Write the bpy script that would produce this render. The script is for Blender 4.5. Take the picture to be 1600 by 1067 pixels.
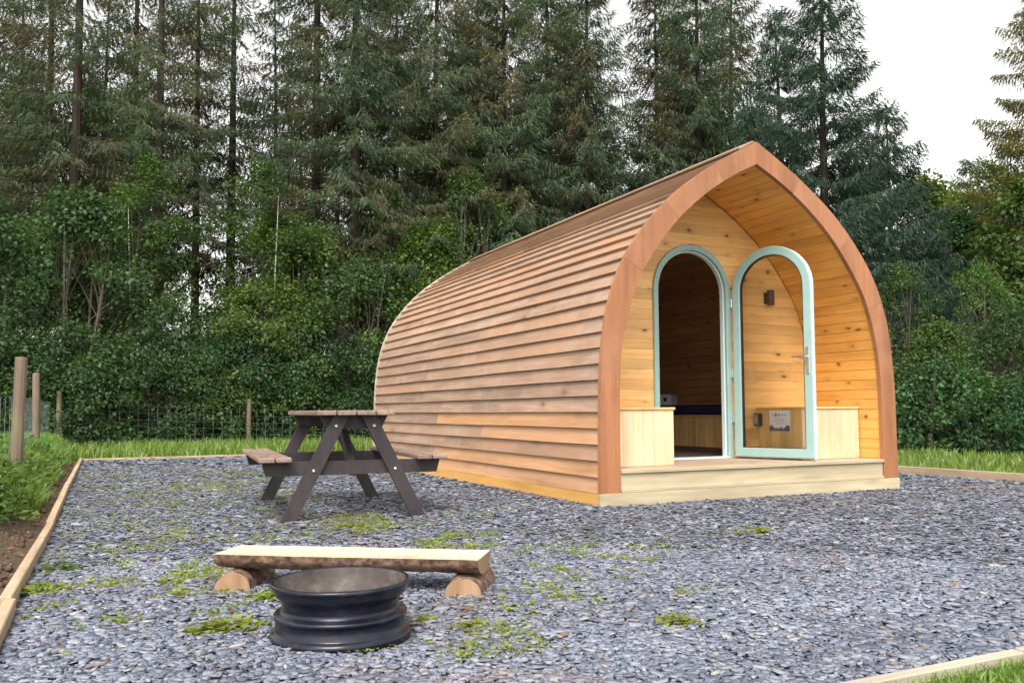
import bpy, bmesh, math, random
import numpy as np
from mathutils import Vector, Matrix, Euler

random.seed(7)
RNG = np.random.default_rng(11)
for o in list(bpy.data.objects):
    bpy.data.objects.remove(o)
scene = bpy.context.scene
COL = scene.collection

# ------------------------------------------------------------------ camera
CAM = Vector((-5.047, -5.615, 0.74))
RIGHT = Vector((0.901, -0.433, -0.006)).normalized()
FWD = Vector((0.433, 0.900, 0.057)).normalized()
UP = RIGHT.cross(FWD).normalized()
RIGHT = FWD.cross(UP).normalized()
cd = bpy.data.cameras.new('camera')
cam = bpy.data.objects.new('camera', cd)
COL.objects.link(cam)
m = Matrix((RIGHT, UP, -FWD)).transposed().to_4x4()
m.translation = CAM
cam.matrix_world = m
cd.sensor_width = 36.0
cd.lens = 29.87
cd.shift_y = 0.0206
cd.clip_start = 0.05
cd.clip_end = 3000
scene.camera = cam

# ------------------------------------------------------------------ world, sun, exposure
SUN_ELEV, SUN_AZ = math.radians(52), math.radians(236)   # azimuth counter-clockwise from +X: behind the camera, to the left, veiled by cloud
world = bpy.data.worlds.new('World')
scene.world = world
world.use_nodes = True
wn, wl = world.node_tree.nodes, world.node_tree.links
wn.clear()
sky = wn.new('ShaderNodeTexSky')
sky.sky_type = 'NISHITA'
sky.sun_disc = False
sky.sun_elevation = SUN_ELEV
sky.sun_rotation = math.radians(90) - SUN_AZ
sky.air_density = 1.0
sky.dust_density = 3.0
sky.ozone_density = 1.0
hs = wn.new('ShaderNodeHueSaturation')
hs.inputs['Saturation'].default_value = 0.22
bg = wn.new('ShaderNodeBackground')
bg.inputs['Strength'].default_value = 0.15
wo = wn.new('ShaderNodeOutputWorld')
wl.new(sky.outputs[0], hs.inputs['Color'])
warm = wn.new('ShaderNodeMix')          # thin evening cloud: a slightly creamy sky
warm.data_type = 'RGBA'
warm.blend_type = 'MULTIPLY'
warm.inputs[0].default_value = 1.0
warm.inputs[7].default_value = (1.06, 1.0, 0.92, 1)
wl.new(hs.outputs[0], warm.inputs[6])
wl.new(warm.outputs[2], bg.inputs['Color'])
wl.new(bg.outputs[0], wo.inputs['Surface'])

sl = bpy.data.lights.new('sun', 'SUN')
sl.energy = 1.15
sl.angle = math.radians(26)
sl.color = (1.0, 0.93, 0.84)
sun = bpy.data.objects.new('sun', sl)
COL.objects.link(sun)
sd = Vector((math.cos(SUN_ELEV) * math.cos(SUN_AZ), math.cos(SUN_ELEV) * math.sin(SUN_AZ), math.sin(SUN_ELEV)))
sun.rotation_euler = (-sd).to_track_quat('-Z', 'Y').to_euler()

scene.view_settings.view_transform = 'Standard'
scene.view_settings.look = 'None'
scene.view_settings.gamma = 1.0
scene.view_settings.use_curve_mapping = False
scene.view_settings.exposure = 1.32
scene.render.engine = 'CYCLES'
scene.cycles.max_bounces = 6
scene.cycles.diffuse_bounces = 3
scene.cycles.glossy_bounces = 3


def ground_pt(px, D):
    """world point on the sight line of picture column px (of 1600), D metres in front of the camera"""
    p = CAM + FWD * D + RIGHT * (D * (px - 800) / 1327.6)
    return p.x, p.y


# ------------------------------------------------------------------ material helpers
class NT:
    def __init__(self, name):
        self.m = bpy.data.materials.new(name)
        self.m.use_nodes = True
        self.t = self.m.node_tree
        self.t.nodes.clear()
        self.out = self.t.nodes.new('ShaderNodeOutputMaterial')

    def n(self, typ, **kw):
        nd = self.t.nodes.new('ShaderNode' + typ)
        for k, v in kw.items():
            if k.startswith('_'):
                setattr(nd, k[1:], v)
            else:
                key = int(k[1:]) if k[0] == 'i' and k[1:].isdigit() else k.replace('0', ' ')
                s = nd.inputs[key]
                if hasattr(v, 'links') or isinstance(v, bpy.types.NodeSocket):
                    self.t.links.new(v, s)
                else:
                    s.default_value = v
        return nd

    def mix(self, f, a, b, mode='MIX'):
        nd = self.t.nodes.new('ShaderNodeMix')
        nd.data_type = 'RGBA'
        nd.blend_type = mode
        for i, v in ((0, f), (6, a), (7, b)):
            if isinstance(v, bpy.types.NodeSocket):
                self.t.links.new(v, nd.inputs[i])
            elif i == 0:
                nd.inputs[i].default_value = v
            else:
                nd.inputs[i].default_value = (*v[:3], 1)
        return nd.outputs[2]

    def math(self, op, a, b=0.0, c=0.0):
        nd = self.t.nodes.new('ShaderNodeMath')
        nd.operation = op
        for i, v in enumerate((a, b, c)):
            if isinstance(v, bpy.types.NodeSocket):
                self.t.links.new(v, nd.inputs[i])
            else:
                nd.inputs[i].default_value = v
        return nd.outputs[0]

    def ramp(self, f, stops):
        nd = self.t.nodes.new('ShaderNodeValToRGB')
        self.t.links.new(f, nd.inputs[0])
        e = nd.color_ramp.elements
        while len(e) < len(stops):
            e.new(0.5)
        for el, (p, c) in zip(e, stops):
            el.position = p
            el.color = (*c, 1) if len(c) == 3 else c
        return nd.outputs[0]

    def maprange(self, v, a, b, c=0.0, d=1.0):
        nd = self.t.nodes.new('ShaderNodeMapRange')
        self.t.links.new(v, nd.inputs[0])
        for i, x in enumerate((a, b, c, d)):
            nd.inputs[i + 1].default_value = x
        return nd.outputs[0]

    def surf(self, s):
        self.t.links.new(s, self.out.inputs['Surface'])
        return self.m

    def coords(self, scale=(1, 1, 1), per_object=True):
        tc = self.n('TexCoord')
        v = tc.outputs['Object']
        if per_object:
            oi = self.n('ObjectInfo')
            mul = self.n('VectorMath', _operation='SCALE', i0=(37.1, 53.7, 91.3))
            self.t.links.new(oi.outputs['Random'], mul.inputs['Scale'])
            v = self.n('VectorMath', _operation='ADD', i0=v, i1=mul.outputs[0]).outputs[0]
        mp = self.n('Mapping', Scale=scale)
        self.t.links.new(v, mp.inputs['Vector'])
        return mp.outputs[0]


def wood(name, c1, c2, axis='y', knots=0.0, knot_col=(0.12, 0.05, 0.02), rough=0.55, rand=0.15,
         grain=34, bump=0.25, knot_scale=3.0, tint=None, stain=None, spec=0.35):
    t = NT(name)
    ax = {'x': 0, 'y': 1, 'z': 2}[axis]
    s1 = [1.0, 1.0, 1.0]
    s1[ax] = 0.055
    g = t.n('TexNoise', Vector=t.coords(s1), Scale=grain, Detail=5.0, Roughness=0.65)
    s2 = [1.0, 1.0, 1.0]
    s2[ax] = 0.18
    g2 = t.n('TexNoise', Vector=t.coords(s2), Scale=5.0, Detail=3.0, Roughness=0.55)
    col = t.mix(t.maprange(g.outputs[0], 0.32, 0.70), c1, c2)
    low = t.maprange(g2.outputs[0], 0.3, 0.7, 0.78, 1.18)
    oi = t.n('ObjectInfo')
    rnd = t.maprange(oi.outputs['Random'], 0, 1, 1 - rand, 1 + rand)
    hsv = t.n('HueSaturation', Color=col)
    t.t.links.new(t.math('MULTIPLY', low, rnd), hsv.inputs['Value'])
    col = hsv.outputs[0]
    if tint:
        wn_ = t.n('TexWhiteNoise', _noise_dimensions='1D', W=oi.outputs['Random'])
        f = t.maprange(wn_.outputs[0], 0.35, 1.0)
        f = t.math('MULTIPLY', f, t.maprange(g2.outputs[0], 0.35, 0.65, 0.25, 1.0))
        col = t.mix(f, col, tint)
    if stain:
        sn = t.n('TexNoise', Vector=t.coords((1, 1, 1)), Scale=2.2, Detail=6.0, Roughness=0.7)
        col = t.mix(t.maprange(sn.outputs[0], 0.50, 0.72, 0, 0.75), col, stain)
    if knots:
        sk = [1.0, 1.0, 1.0]
        sk[ax] = 0.5
        kc = t.coords(sk)
        kn = t.n('TexNoise', Vector=kc, Scale=14.0, Detail=2.0)
        kv = t.n('VectorMath', _operation='ADD', i0=kc)
        ksc = t.n('VectorMath', _operation='SCALE', i0=kn.outputs['Color'], Scale=0.05)
        t.t.links.new(ksc.outputs[0], kv.inputs[1])
        vo = t.n('TexVoronoi', Vector=kv.outputs[0], Scale=knot_scale)
        k = t.maprange(vo.outputs['Distance'], 0.055 * knots, 0.105 * knots, 1, 0)
        k2 = t.maprange(vo.outputs['Distance'], 0.05 * knots, 0.26 * knots, 0.35, 0)
        col = t.mix(k2, col, [v * 0.45 for v in c1])
        col = t.mix(t.math('MULTIPLY', k, 0.85), col, knot_col)
    b = t.n('Bump', Strength=bump, Distance=0.004, Height=g.outputs[0])
    p = t.n('BsdfPrincipled', Roughness=rough, Normal=b.outputs[0])
    p.inputs['Specular IOR Level'].default_value = spec
    t.t.links.new(col, p.inputs['Base Color'])
    return t.surf(p.outputs[0])


def plain(name, col, rough=0.5, metal=0.0, noise=0.12, scale=9.0, bump=0.0, spec=0.5, col2=None):
    t = NT(name)
    nz = t.n('TexNoise', Vector=t.coords((1, 1, 1)), Scale=scale, Detail=5.0, Roughness=0.6)
    c = t.mix(t.maprange(nz.outputs[0], 0.35, 0.7), [v * (1 - noise) for v in col], col2 or [min(1, v * (1 + noise)) for v in col])
    p = t.n('BsdfPrincipled', Roughness=rough, Metallic=metal)
    p.inputs['Specular IOR Level'].default_value = spec
    t.t.links.new(c, p.inputs['Base Color'])
    if bump:
        b = t.n('Bump', Strength=bump, Distance=0.01, Height=nz.outputs[0])
        t.t.links.new(b.outputs[0], p.inputs['Normal'])
    return t.surf(p.outputs[0])


def foliage(name, c1, c2, trans=0.35, tcol=None, rough=0.6, rand=0.25, gloss=0.015, dry_backlit=None):
    t = NT(name)
    geo = t.n('NewGeometry')
    oi = t.n('ObjectInfo')
    tc = t.n('TexCoord')
    nz = t.n('TexNoise', Vector=tc.outputs['Object'], Scale=0.9, Detail=3.0)
    f = t.math('ADD', t.math('MULTIPLY', geo.outputs['Random Per Island'], 0.55), t.math('MULTIPLY', nz.outputs[0], 0.5))
    c = t.mix(t.maprange(f, 0.25, 0.85), c1, c2)
    if dry_backlit:
        nz2 = t.n('TexNoise', Vector=tc.outputs['Object'], Scale=0.55, Detail=3.0, Roughness=0.6)
        c = t.mix(t.maprange(nz2.outputs[0], 0.48, 0.64, 0, 0.85), c, dry_backlit)  # dry brown patches, with warm backlight painted into their colour
    hsv = t.n('HueSaturation', Color=c)
    t.t.links.new(t.maprange(oi.outputs['Random'], 0, 1, 1 - rand, 1 + rand), hsv.inputs['Value'])
    wnz = t.n('TexWhiteNoise', _noise_dimensions='1D', W=oi.outputs['Random'])
    t.t.links.new(t.maprange(wnz.outputs[0], 0, 1, 0.475, 0.515), hsv.inputs['Hue'])
    c = hsv.outputs[0]
    d = t.n('BsdfDiffuse', Color=c)
    tr = t.n('BsdfTranslucent', Color=t.mix(1.0, c, tcol or (1.3, 1.35, 0.7), 'MULTIPLY'))
    mx = t.n('MixShader', i0=trans, i1=d.outputs[0], i2=tr.outputs[0])
    gl = t.n('BsdfGlossy', Color=(0.8, 0.9, 0.9, 1), Roughness=0.5)
    mx2 = t.n('MixShader', i0=gloss, i1=mx.outputs[0], i2=gl.outputs[0])
    return t.surf(mx2.outputs[0])


M = {}
PINE = dict(knots=1.3, rough=0.42, rand=0.10, bump=0.12, knot_scale=7.5)
M['wall_pine'] = wood('honey_pine_wall', (0.76, 0.43, 0.155), (0.86, 0.55, 0.235), 'x', **PINE)
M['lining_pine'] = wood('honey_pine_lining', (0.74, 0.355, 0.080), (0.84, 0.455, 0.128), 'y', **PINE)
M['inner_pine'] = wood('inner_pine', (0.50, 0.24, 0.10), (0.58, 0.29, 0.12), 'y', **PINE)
M['box_pine'] = wood('pale_pine_boxes', (0.66, 0.475, 0.300), (0.72, 0.56, 0.385), 'z', knots=0.8, rough=0.5, rand=0.05, bump=0.1, knot_scale=5.0, knot_col=(0.34, 0.20, 0.10))
M['box_side'] = wood('shade_tan_box_pine', (0.62, 0.38, 0.15), (0.70, 0.45, 0.20), 'z', knots=1.0, rough=0.5, rand=0.08, bump=0.1, knot_scale=5.0, knot_col=(0.25, 0.13, 0.05))  # shade on the box sides put into the tan; lid and room bench share it
M['skirt'] = wood('treated_skirt', (0.39, 0.33, 0.215), (0.48, 0.42, 0.29), 'x', knots=1.0, rough=0.6, rand=0.06, bump=0.2, knot_scale=4.0, knot_col=(0.22, 0.15, 0.07))
M['deck'] = wood('deck_boards', (0.34, 0.24, 0.17), (0.44, 0.33, 0.25), 'x', knots=0.7, rough=0.6, rand=0.10, bump=0.3)
M['clad'] = wood('weathered_cladding', (0.250, 0.155, 0.102), (0.370, 0.252, 0.180), 'y', knots=0.9, rough=0.55, rand=0.10, bump=0.45,
                 knot_scale=3.4, tint=(0.36, 0.200, 0.115), stain=(0.38, 0.290, 0.230), knot_col=(0.20, 0.10, 0.06), spec=0.5)
M['clad_fresh'] = wood('orange_cladding', (0.39, 0.205, 0.095), (0.49, 0.28, 0.145), 'y', knots=0.9, rough=0.5, rand=0.10, bump=0.3, tint=(0.50, 0.29, 0.18))
M['clad_skirt'] = wood('golden_base_board', (0.58, 0.31, 0.085), (0.66, 0.38, 0.12), 'y', knots=0.8, rough=0.5, rand=0.05, bump=0.25)
M['fascia'] = wood('red_brown_fascia', (0.26, 0.105, 0.046), (0.35, 0.155, 0.072), 'z', knots=0.8, rough=0.40, rand=0.10, bump=0.10, grain=18, stain=(0.37, 0.180, 0.100), spec=0.5)
M['table_frame'] = wood('dark_stained_frame', (0.026, 0.021, 0.025), (0.040, 0.032, 0.037), 'z', rough=0.6, rand=0.12, bump=0.3, stain=(0.055, 0.043, 0.046))
M['table_top'] = wood('worn_stained_sheen', (0.16, 0.105, 0.090), (0.29, 0.205, 0.170), 'y', rough=0.5, rand=0.12, bump=0.5, stain=(0.36, 0.25, 0.20), spec=0.5)  # paler than the frame: light reflected by the planks is put into the colour
M['edging'] = wood('edging_timber_y', (0.33, 0.25, 0.165), (0.47, 0.365, 0.26), 'y', knots=0.7, rough=0.75, rand=0.12, bump=0.4, stain=(0.30, 0.21, 0.13))
M['edging_x'] = wood('edging_timber_x', (0.38, 0.28, 0.18), (0.54, 0.42, 0.29), 'x', knots=0.7, rough=0.75, rand=0.12, bump=0.4, stain=(0.30, 0.22, 0.15))
M['edging_pale'] = wood('edging_timber_pale', (0.33, 0.30, 0.24), (0.47, 0.43, 0.35), 'x', knots=0.7, rough=0.75, rand=0.08, bump=0.4, stain=(0.40, 0.35, 0.27))
M['sawn'] = wood('sawn_log_face', (0.50, 0.42, 0.30), (0.68, 0.60, 0.46), 'x', knots=0.5, rough=0.6, rand=0.04, bump=0.3, knot_col=(0.40, 0.26, 0.13))
M['end_grain'] = wood('log_end_grain', (0.27, 0.165, 0.095), (0.37, 0.24, 0.15), 'z', rough=0.7, rand=0.10, bump=0.3, stain=(0.36, 0.22, 0.13))
M['bark'] = plain('log_bark', (0.075, 0.042, 0.030), 0.9, noise=0.45, scale=26, bump=1.0, col2=(0.30, 0.185, 0.125))
M['post'] = wood('weathered_post', (0.115, 0.085, 0.065), (0.20, 0.155, 0.115), 'z', rough=0.8, rand=0.15, bump=0.6, stain=(0.20, 0.20, 0.10))
M['trunk'] = wood('spruce_bark', (0.022, 0.017, 0.014), (0.050, 0.038, 0.030), 'z', rough=0.9, rand=0.25, bump=1.0, grain=9)
M['stem'] = wood('sapling_bark', (0.06, 0.05, 0.038), (0.12, 0.10, 0.08), 'z', rough=0.85, rand=0.2, bump=0.6, grain=14)
M['birch'] = wood('pale_birch_bark', (0.40, 0.38, 0.33), (0.56, 0.54, 0.48), 'x', rough=0.8, rand=0.1, bump=0.4, grain=20, stain=(0.12, 0.10, 0.09))
M['teal'] = plain('duck_egg_paint', (0.285, 0.435, 0.425), 0.33, noise=0.05)
M['teal_pale'] = plain('duck_egg_edge', (0.62, 0.74, 0.74), 0.30, noise=0.04)
M['seal'] = plain('black_rubber_seal', (0.02, 0.02, 0.022), 0.6)
M['chrome'] = plain('brushed_handle_metal', (0.72, 0.72, 0.70), 0.28, metal=1.0, noise=0.05)
M['bolt'] = plain('galvanised_bolt', (0.55, 0.55, 0.55), 0.45, metal=0.9, noise=0.1)
M['lamp_black'] = plain('dark_lamp_metal', (0.045, 0.035, 0.032), 0.45, metal=0.3)
M['socket_grey'] = plain('grey_socket_plastic', (0.30, 0.29, 0.29), 0.5)
M['sign_white'] = plain('notice_white', (0.70, 0.74, 0.78), 0.5, noise=0.05)
M['sign_blue'] = plain('notice_dark_blue', (0.05, 0.09, 0.17), 0.5, noise=0.1)
M['sign_ink'] = plain('notice_ink', (0.07, 0.10, 0.14), 0.5, noise=0.1)
M['sign_grey'] = plain('notice_faint_print', (0.42, 0.47, 0.54), 0.5, noise=0.1)
M['navy'] = plain('navy_cushion', (0.012, 0.014, 0.055), 0.9, bump=0.2, scale=60)
M['white_box'] = plain('white_plastic', (0.55, 0.55, 0.58), 0.5)
M['floor'] = plain('dark_floor', (0.13, 0.095, 0.085), 0.5, noise=0.2)
M['shell'] = plain('light_block_dark', (0.05, 0.04, 0.035), 0.9)  # dark skin of the added light-blocking shell
M['wire'] = plain('galvanised_wire', (0.24, 0.28, 0.29), 0.5, metal=0.4, noise=0.15)
M['wire_dark'] = plain('dull_wire', (0.16, 0.19, 0.19), 0.6, metal=0.3, noise=0.15)
M['ash'] = plain('ash_and_char', (0.035, 0.033, 0.032), 0.95, noise=0.5, scale=30, bump=0.8, col2=(0.13, 0.125, 0.12))


def mat_rim():
    t = NT('dark_steel_rim')
    nz = t.n('TexNoise', Vector=t.coords((1, 1, 2.5)), Scale=7.0, Detail=6.0, Roughness=0.7)
    c = t.ramp(nz.outputs[0], [(0.30, (0.006, 0.007, 0.013)), (0.55, (0.013, 0.016, 0.030)), (0.74, (0.04, 0.044, 0.055))])
    rn = t.n('TexNoise', Vector=t.coords((1, 1, 1)), Scale=16.0, Detail=6.0, Roughness=0.75)
    c = t.mix(t.maprange(rn.outputs[0], 0.58, 0.70, 0, 0.7), c, (0.060, 0.030, 0.018))
    p = t.n('BsdfPrincipled', Metallic=0.35)
    t.t.links.new(c, p.inputs['Base Color'])
    t.t.links.new(t.maprange(nz.outputs[0], 0.3, 0.75, 0.16, 0.45), p.inputs['Roughness'])
    b = t.n('Bump', Strength=0.15, Distance=0.004, Height=nz.outputs[0])
    t.t.links.new(b.outputs[0], p.inputs['Normal'])
    return t.surf(p.outputs[0])


def mat_rim_in():
    t = NT('burnt_rim_inside')
    nz = t.n('TexNoise', Vector=t.coords((1, 1, 1)), Scale=9.0, Detail=6.0, Roughness=0.7)
    c = t.ramp(nz.outputs[0], [(0.30, (0.022, 0.019, 0.018)), (0.55, (0.065, 0.055, 0.050)), (0.78, (0.19, 0.165, 0.15))])
    p = t.n('BsdfPrincipled', Roughness=0.6, Metallic=0.2)
    t.t.links.new(c, p.inputs['Base Color'])
    return t.surf(p.outputs[0])


M['rim'] = mat_rim()
M['rim_in'] = mat_rim_in()


def mat_glass():
    t = NT('clear_door_glass')
    fr = t.n('Fresnel', IOR=1.45)
    tr = t.n('BsdfTransparent', Color=(0.97, 0.98, 0.97, 1))
    gl = t.n('BsdfGlossy', Color=(1, 1, 1, 1), Roughness=0.02)
    mx = t.n('MixShader', i0=fr.outputs[0], i1=tr.outputs[0], i2=gl.outputs[0])
    return t.surf(mx.outputs[0])


M['glass'] = mat_glass()


def mat_slate_chip():
    t = NT('slate_chips')
    geo = t.n('NewGeometry')
    r = geo.outputs['Random Per Island']
    c = t.ramp(r, [(0.0, (0.090, 0.104, 0.142)), (0.35, (0.138, 0.157, 0.210)), (0.7, (0.198, 0.222, 0.284)),
                   (0.94, (0.26, 0.278, 0.315)), (0.97, (0.19, 0.14, 0.12)), (1.0, (0.38, 0.385, 0.40))])
    tc = t.n('TexCoord')
    nz = t.n('TexNoise', Vector=tc.outputs['Object'], Scale=2.0, Detail=4.0)
    wn_ = t.n('TexNoise', Vector=tc.outputs['Object'], Scale=90.0, Detail=3.0)
    hsv = t.n('HueSaturation', Color=c)
    t.t.links.new(t.math('MULTIPLY', t.maprange(nz.outputs[0], 0.3, 0.7, 0.82, 1.18), t.maprange(wn_.outputs[0], 0.3, 0.7, 0.8, 1.2)), hsv.inputs['Value'])
    bn = t.n('TexNoise', Vector=tc.outputs['Object'], Scale=0.65, Detail=5.0, Roughness=0.6)
    hsv = t.n('HueSaturation', Color=t.mix(t.maprange(bn.outputs[0], 0.54, 0.70, 0, 0.5), hsv.outputs[0], (0.20, 0.155, 0.13)))
    p = t.n('BsdfPrincipled', Roughness=0.75)
    p.inputs['Specular IOR Level'].default_value = 0.25
    t.t.links.new(hsv.outputs[0], p.inputs['Base Color'])
    return t.surf(p.outputs[0])


def mat_slate_ground():
    t = NT('slate_bed')
    tc = t.n('TexCoord')
    v = tc.outputs['Object']
    vo = t.n('TexVoronoi', Vector=v, Scale=30.0, Randomness=1.0)
    cell = t.n('SeparateColor', Color=vo.outputs['Color'])
    c = t.ramp(cell.outputs[0], [(0.0, (0.075, 0.085, 0.11)), (0.5, (0.15, 0.168, 0.205)), (0.9, (0.24, 0.26, 0.30)), (1.0, (0.34, 0.355, 0.39))])
    gap_shade = t.maprange(vo.outputs['Distance'], 0.15, 0.65, 1.0, 0.45)  # shade in the gaps between stones, painted into the colour
    nz = t.n('TexNoise', Vector=v, Scale=1.1, Detail=5.0)
    hsv = t.n('HueSaturation', Color=c)
    t.t.links.new(t.math('MULTIPLY', gap_shade, t.maprange(nz.outputs[0], 0.3, 0.7, 0.85, 1.15)), hsv.inputs['Value'])
    brown = t.n('TexNoise', Vector=v, Scale=0.8, Detail=6.0, Roughness=0.65)
    col = t.mix(t.maprange(brown.outputs[0], 0.60, 0.72, 0, 0.45), hsv.outputs[0], (0.19, 0.13, 0.10))
    b = t.n('Bump', Strength=0.9, Distance=0.02, Height=t.math('SUBTRACT', 1.0, vo.outputs['Distance']))
    p = t.n('BsdfPrincipled', Roughness=0.6, Normal=b.outputs[0])
    t.t.links.new(col, p.inputs['Base Color'])
    return t.surf(p.outputs[0])


def mat_ground():
    t = NT('turf_and_soil')
    tc = t.n('TexCoord')
    v = tc.outputs['Object']
    n1 = t.n('TexNoise', Vector=v, Scale=1.3, Detail=8.0, Roughness=0.65)
    n2 = t.n('TexNoise', Vector=v, Scale=24.0, Detail=5.0, Roughness=0.7)
    grass = t.mix(n2.outputs[0], (0.035, 0.060, 0.014), (0.085, 0.125, 0.030))
    soil = t.mix(n2.outputs[0], (0.050, 0.032, 0.020), (0.150, 0.100, 0.066))
    sep = t.n('SeparateXYZ', Vector=v)
    fl = t.maprange(sep.outputs[0], -5.80, -5.50, 0, 1)
    fl2 = t.maprange(sep.outputs[0], -5.2, -5.1, 1, 0)
    strip = t.math('MULTIPLY', fl, fl2)
    wood_floor = t.math('MAXIMUM', t.maprange(sep.outputs[1], 12.6, 14.0, 0, 0.9), t.maprange(sep.outputs[0], 8.6, 9.6, 0, 0.9))
    f = t.math('MAXIMUM', t.math('MAXIMUM', strip, wood_floor), t.maprange(n1.outputs[0], 0.55, 0.68, 0, 0.8))
    col = t.mix(f, grass, soil)
    b = t.n('Bump', Strength=0.9, Distance=0.04, Height=n2.outputs[0])
    p = t.n('BsdfPrincipled', Roughness=0.9, Normal=b.outputs[0])
    t.t.links.new(col, p.inputs['Base Color'])
    return t.surf(p.outputs[0])


M['chip'] = mat_slate_chip()
M['slate'] = mat_slate_ground()
M['ground'] = mat_ground()
M['spruce'] = foliage('spruce_needles', (0.034, 0.061, 0.034), (0.098, 0.142, 0.078), 0.38, (1.25, 1.2, 0.6), rand=0.30, dry_backlit=(0.125, 0.098, 0.056))
M['spruce_dark'] = foliage('dark_spruce_needles', (0.024, 0.050, 0.036), (0.060, 0.100, 0.070), 0.28, (1.2, 1.2, 0.6), rand=0.15)
M['pine_sunlit'] = foliage('sunlit_gold_needles', (0.085, 0.105, 0.030), (0.19, 0.19, 0.055), 0.40, (1.4, 1.2, 0.5), rand=0.10)  # sunlight on the boughs is painted into the needle colour
M['leaf'] = foliage('hedge_leaves', (0.036, 0.082, 0.026), (0.110, 0.185, 0.052), 0.38, (1.3, 1.3, 0.5), rand=0.28)
M['leaf_bright'] = foliage('bright_hedge_leaves', (0.046, 0.096, 0.028), (0.125, 0.205, 0.058), 0.40, (1.3, 1.3, 0.5), rand=0.15)
M['leaf_deep'] = foliage('deep_green_leaves', (0.026, 0.066, 0.030), (0.075, 0.145, 0.054), 0.32, (1.2, 1.3, 0.6), rand=0.25)
M['leaf_lime'] = foliage('lime_leaves', (0.055, 0.105, 0.022), (0.140, 0.200, 0.046), 0.45, (1.3, 1.25, 0.5), rand=0.15)
M['grass'] = foliage('grass_blades', (0.095, 0.185, 0.026), (0.215, 0.345, 0.060), 0.40, (1.2, 1.25, 0.5), rand=0.08, gloss=0.05)
M['weed'] = foliage('weed_leaves', (0.150, 0.205, 0.032), (0.30, 0.34, 0.075), 0.38, (1.2, 1.2, 0.5), rand=0.12)
M['moss'] = foliage('moss_fronds', (0.17, 0.195, 0.040), (0.33, 0.32, 0.085), 0.30, (1.2, 1.2, 0.5), rand=0.1)
M['litter'] = foliage('fallen_leaves', (0.12, 0.055, 0.025), (0.30, 0.16, 0.075), 0.15, (1.2, 1.0, 0.7), rand=0.1)


# ------------------------------------------------------------------ object helpers
def empty(name, loc=(0, 0, 0), rz=0.0):
    o = bpy.data.objects.new(name, None)
    o.location = loc
    o.rotation_euler = (0, 0, rz)
    o.empty_display_size = 0.2
    COL.objects.link(o)
    return o


def tag(o, label=None, cat=None, group=None, kind=None):
    if label:
        o['label'] = label
    if cat:
        o['category'] = cat
    if group:
        o['group'] = group
    if kind:
        o['kind'] = kind
    return o


def link_mesh(name, me, mat, parent=None):
    if mat is not None and not me.materials:
        me.materials.append(M[mat] if isinstance(mat, str) else mat)
    o = bpy.data.objects.new(name, me)
    COL.objects.link(o)
    if parent:
        o.parent = parent
    return o


def mesh(name, verts, faces, mat, parent=None, smooth=False):
    me = bpy.data.meshes.new(name)
    me.from_pydata([tuple(v) for v in verts], [], faces)
    me.validate()
    bm = bmesh.new()
    bm.from_mesh(me)
    bmesh.ops.recalc_face_normals(bm, faces=bm.faces)
    bm.to_mesh(me)
    bm.free()
    if smooth:
        me.polygons.foreach_set('use_smooth', [True] * len(me.polygons))
    return link_mesh(name, me, mat, parent)


def bmobj(name, bm, mat, parent=None, smooth=False):
    bmesh.ops.recalc_face_normals(bm, faces=bm.faces)
    me = bpy.data.meshes.new(name)
    bm.to_mesh(me)
    bm.free()
    if smooth:
        me.polygons.foreach_set('use_smooth', [True] * len(me.polygons))
    return link_mesh(name, me, mat, parent)


def add_box(bm, lo, hi, bev=0.0, mtx=None):
    c = [(a + b) / 2 for a, b in zip(lo, hi)]
    s = [max(1e-4, abs(b - a)) for a, b in zip(lo, hi)]
    r = bmesh.ops.create_cube(bm, size=1.0)
    vs = r['verts']
    for v in vs:
        v.co = Vector((v.co.x * s[0] + c[0], v.co.y * s[1] + c[1], v.co.z * s[2] + c[2]))
    if bev:
        es = list({e for v in vs for e in v.link_edges})
        g = bmesh.ops.bevel(bm, geom=es, offset=bev, segments=1, affect='EDGES', profile=0.5)
        vs = list({v for f in g['faces'] for v in f.verts})
    if mtx is not None:
        bmesh.ops.transform(bm, matrix=mtx, verts=vs)
    return vs


def box(name, lo, hi, mat, parent=None, bev=0.004, mtx=None):
    bm = bmesh.new()
    add_box(bm, lo, hi, bev, mtx)
    return bmobj(name, bm, mat, parent)


def prism(name, poly, axis, a, b, mat, parent=None, bev=0.0):
    """poly: 2d outline, extruded along axis 'x','y','z' from a to b"""
    def P(u, v, w):
        return {'y': (u, w, v), 'x': (w, u, v), 'z': (u, v, w)}[axis]
    n = len(poly)
    vs = [P(u, v, a) for u, v in poly] + [P(u, v, b) for u, v in poly]
    fs = [list(range(n)), list(range(2 * n - 1, n - 1, -1))] + [[i, (i + 1) % n, n + (i + 1) % n, n + i] for i in range(n)]
    bm = bmesh.new()
    bv = [bm.verts.new(v) for v in vs]
    for f in fs:
        bm.faces.new([bv[i] for i in f])
    if bev:
        es = [e for e in bm.edges if e.calc_face_angle(0) > 0.4]
        bmesh.ops.bevel(bm, geom=es, offset=bev, segments=1, affect='EDGES', profile=0.5)
    return bmobj(name, bm, mat, parent)


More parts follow.
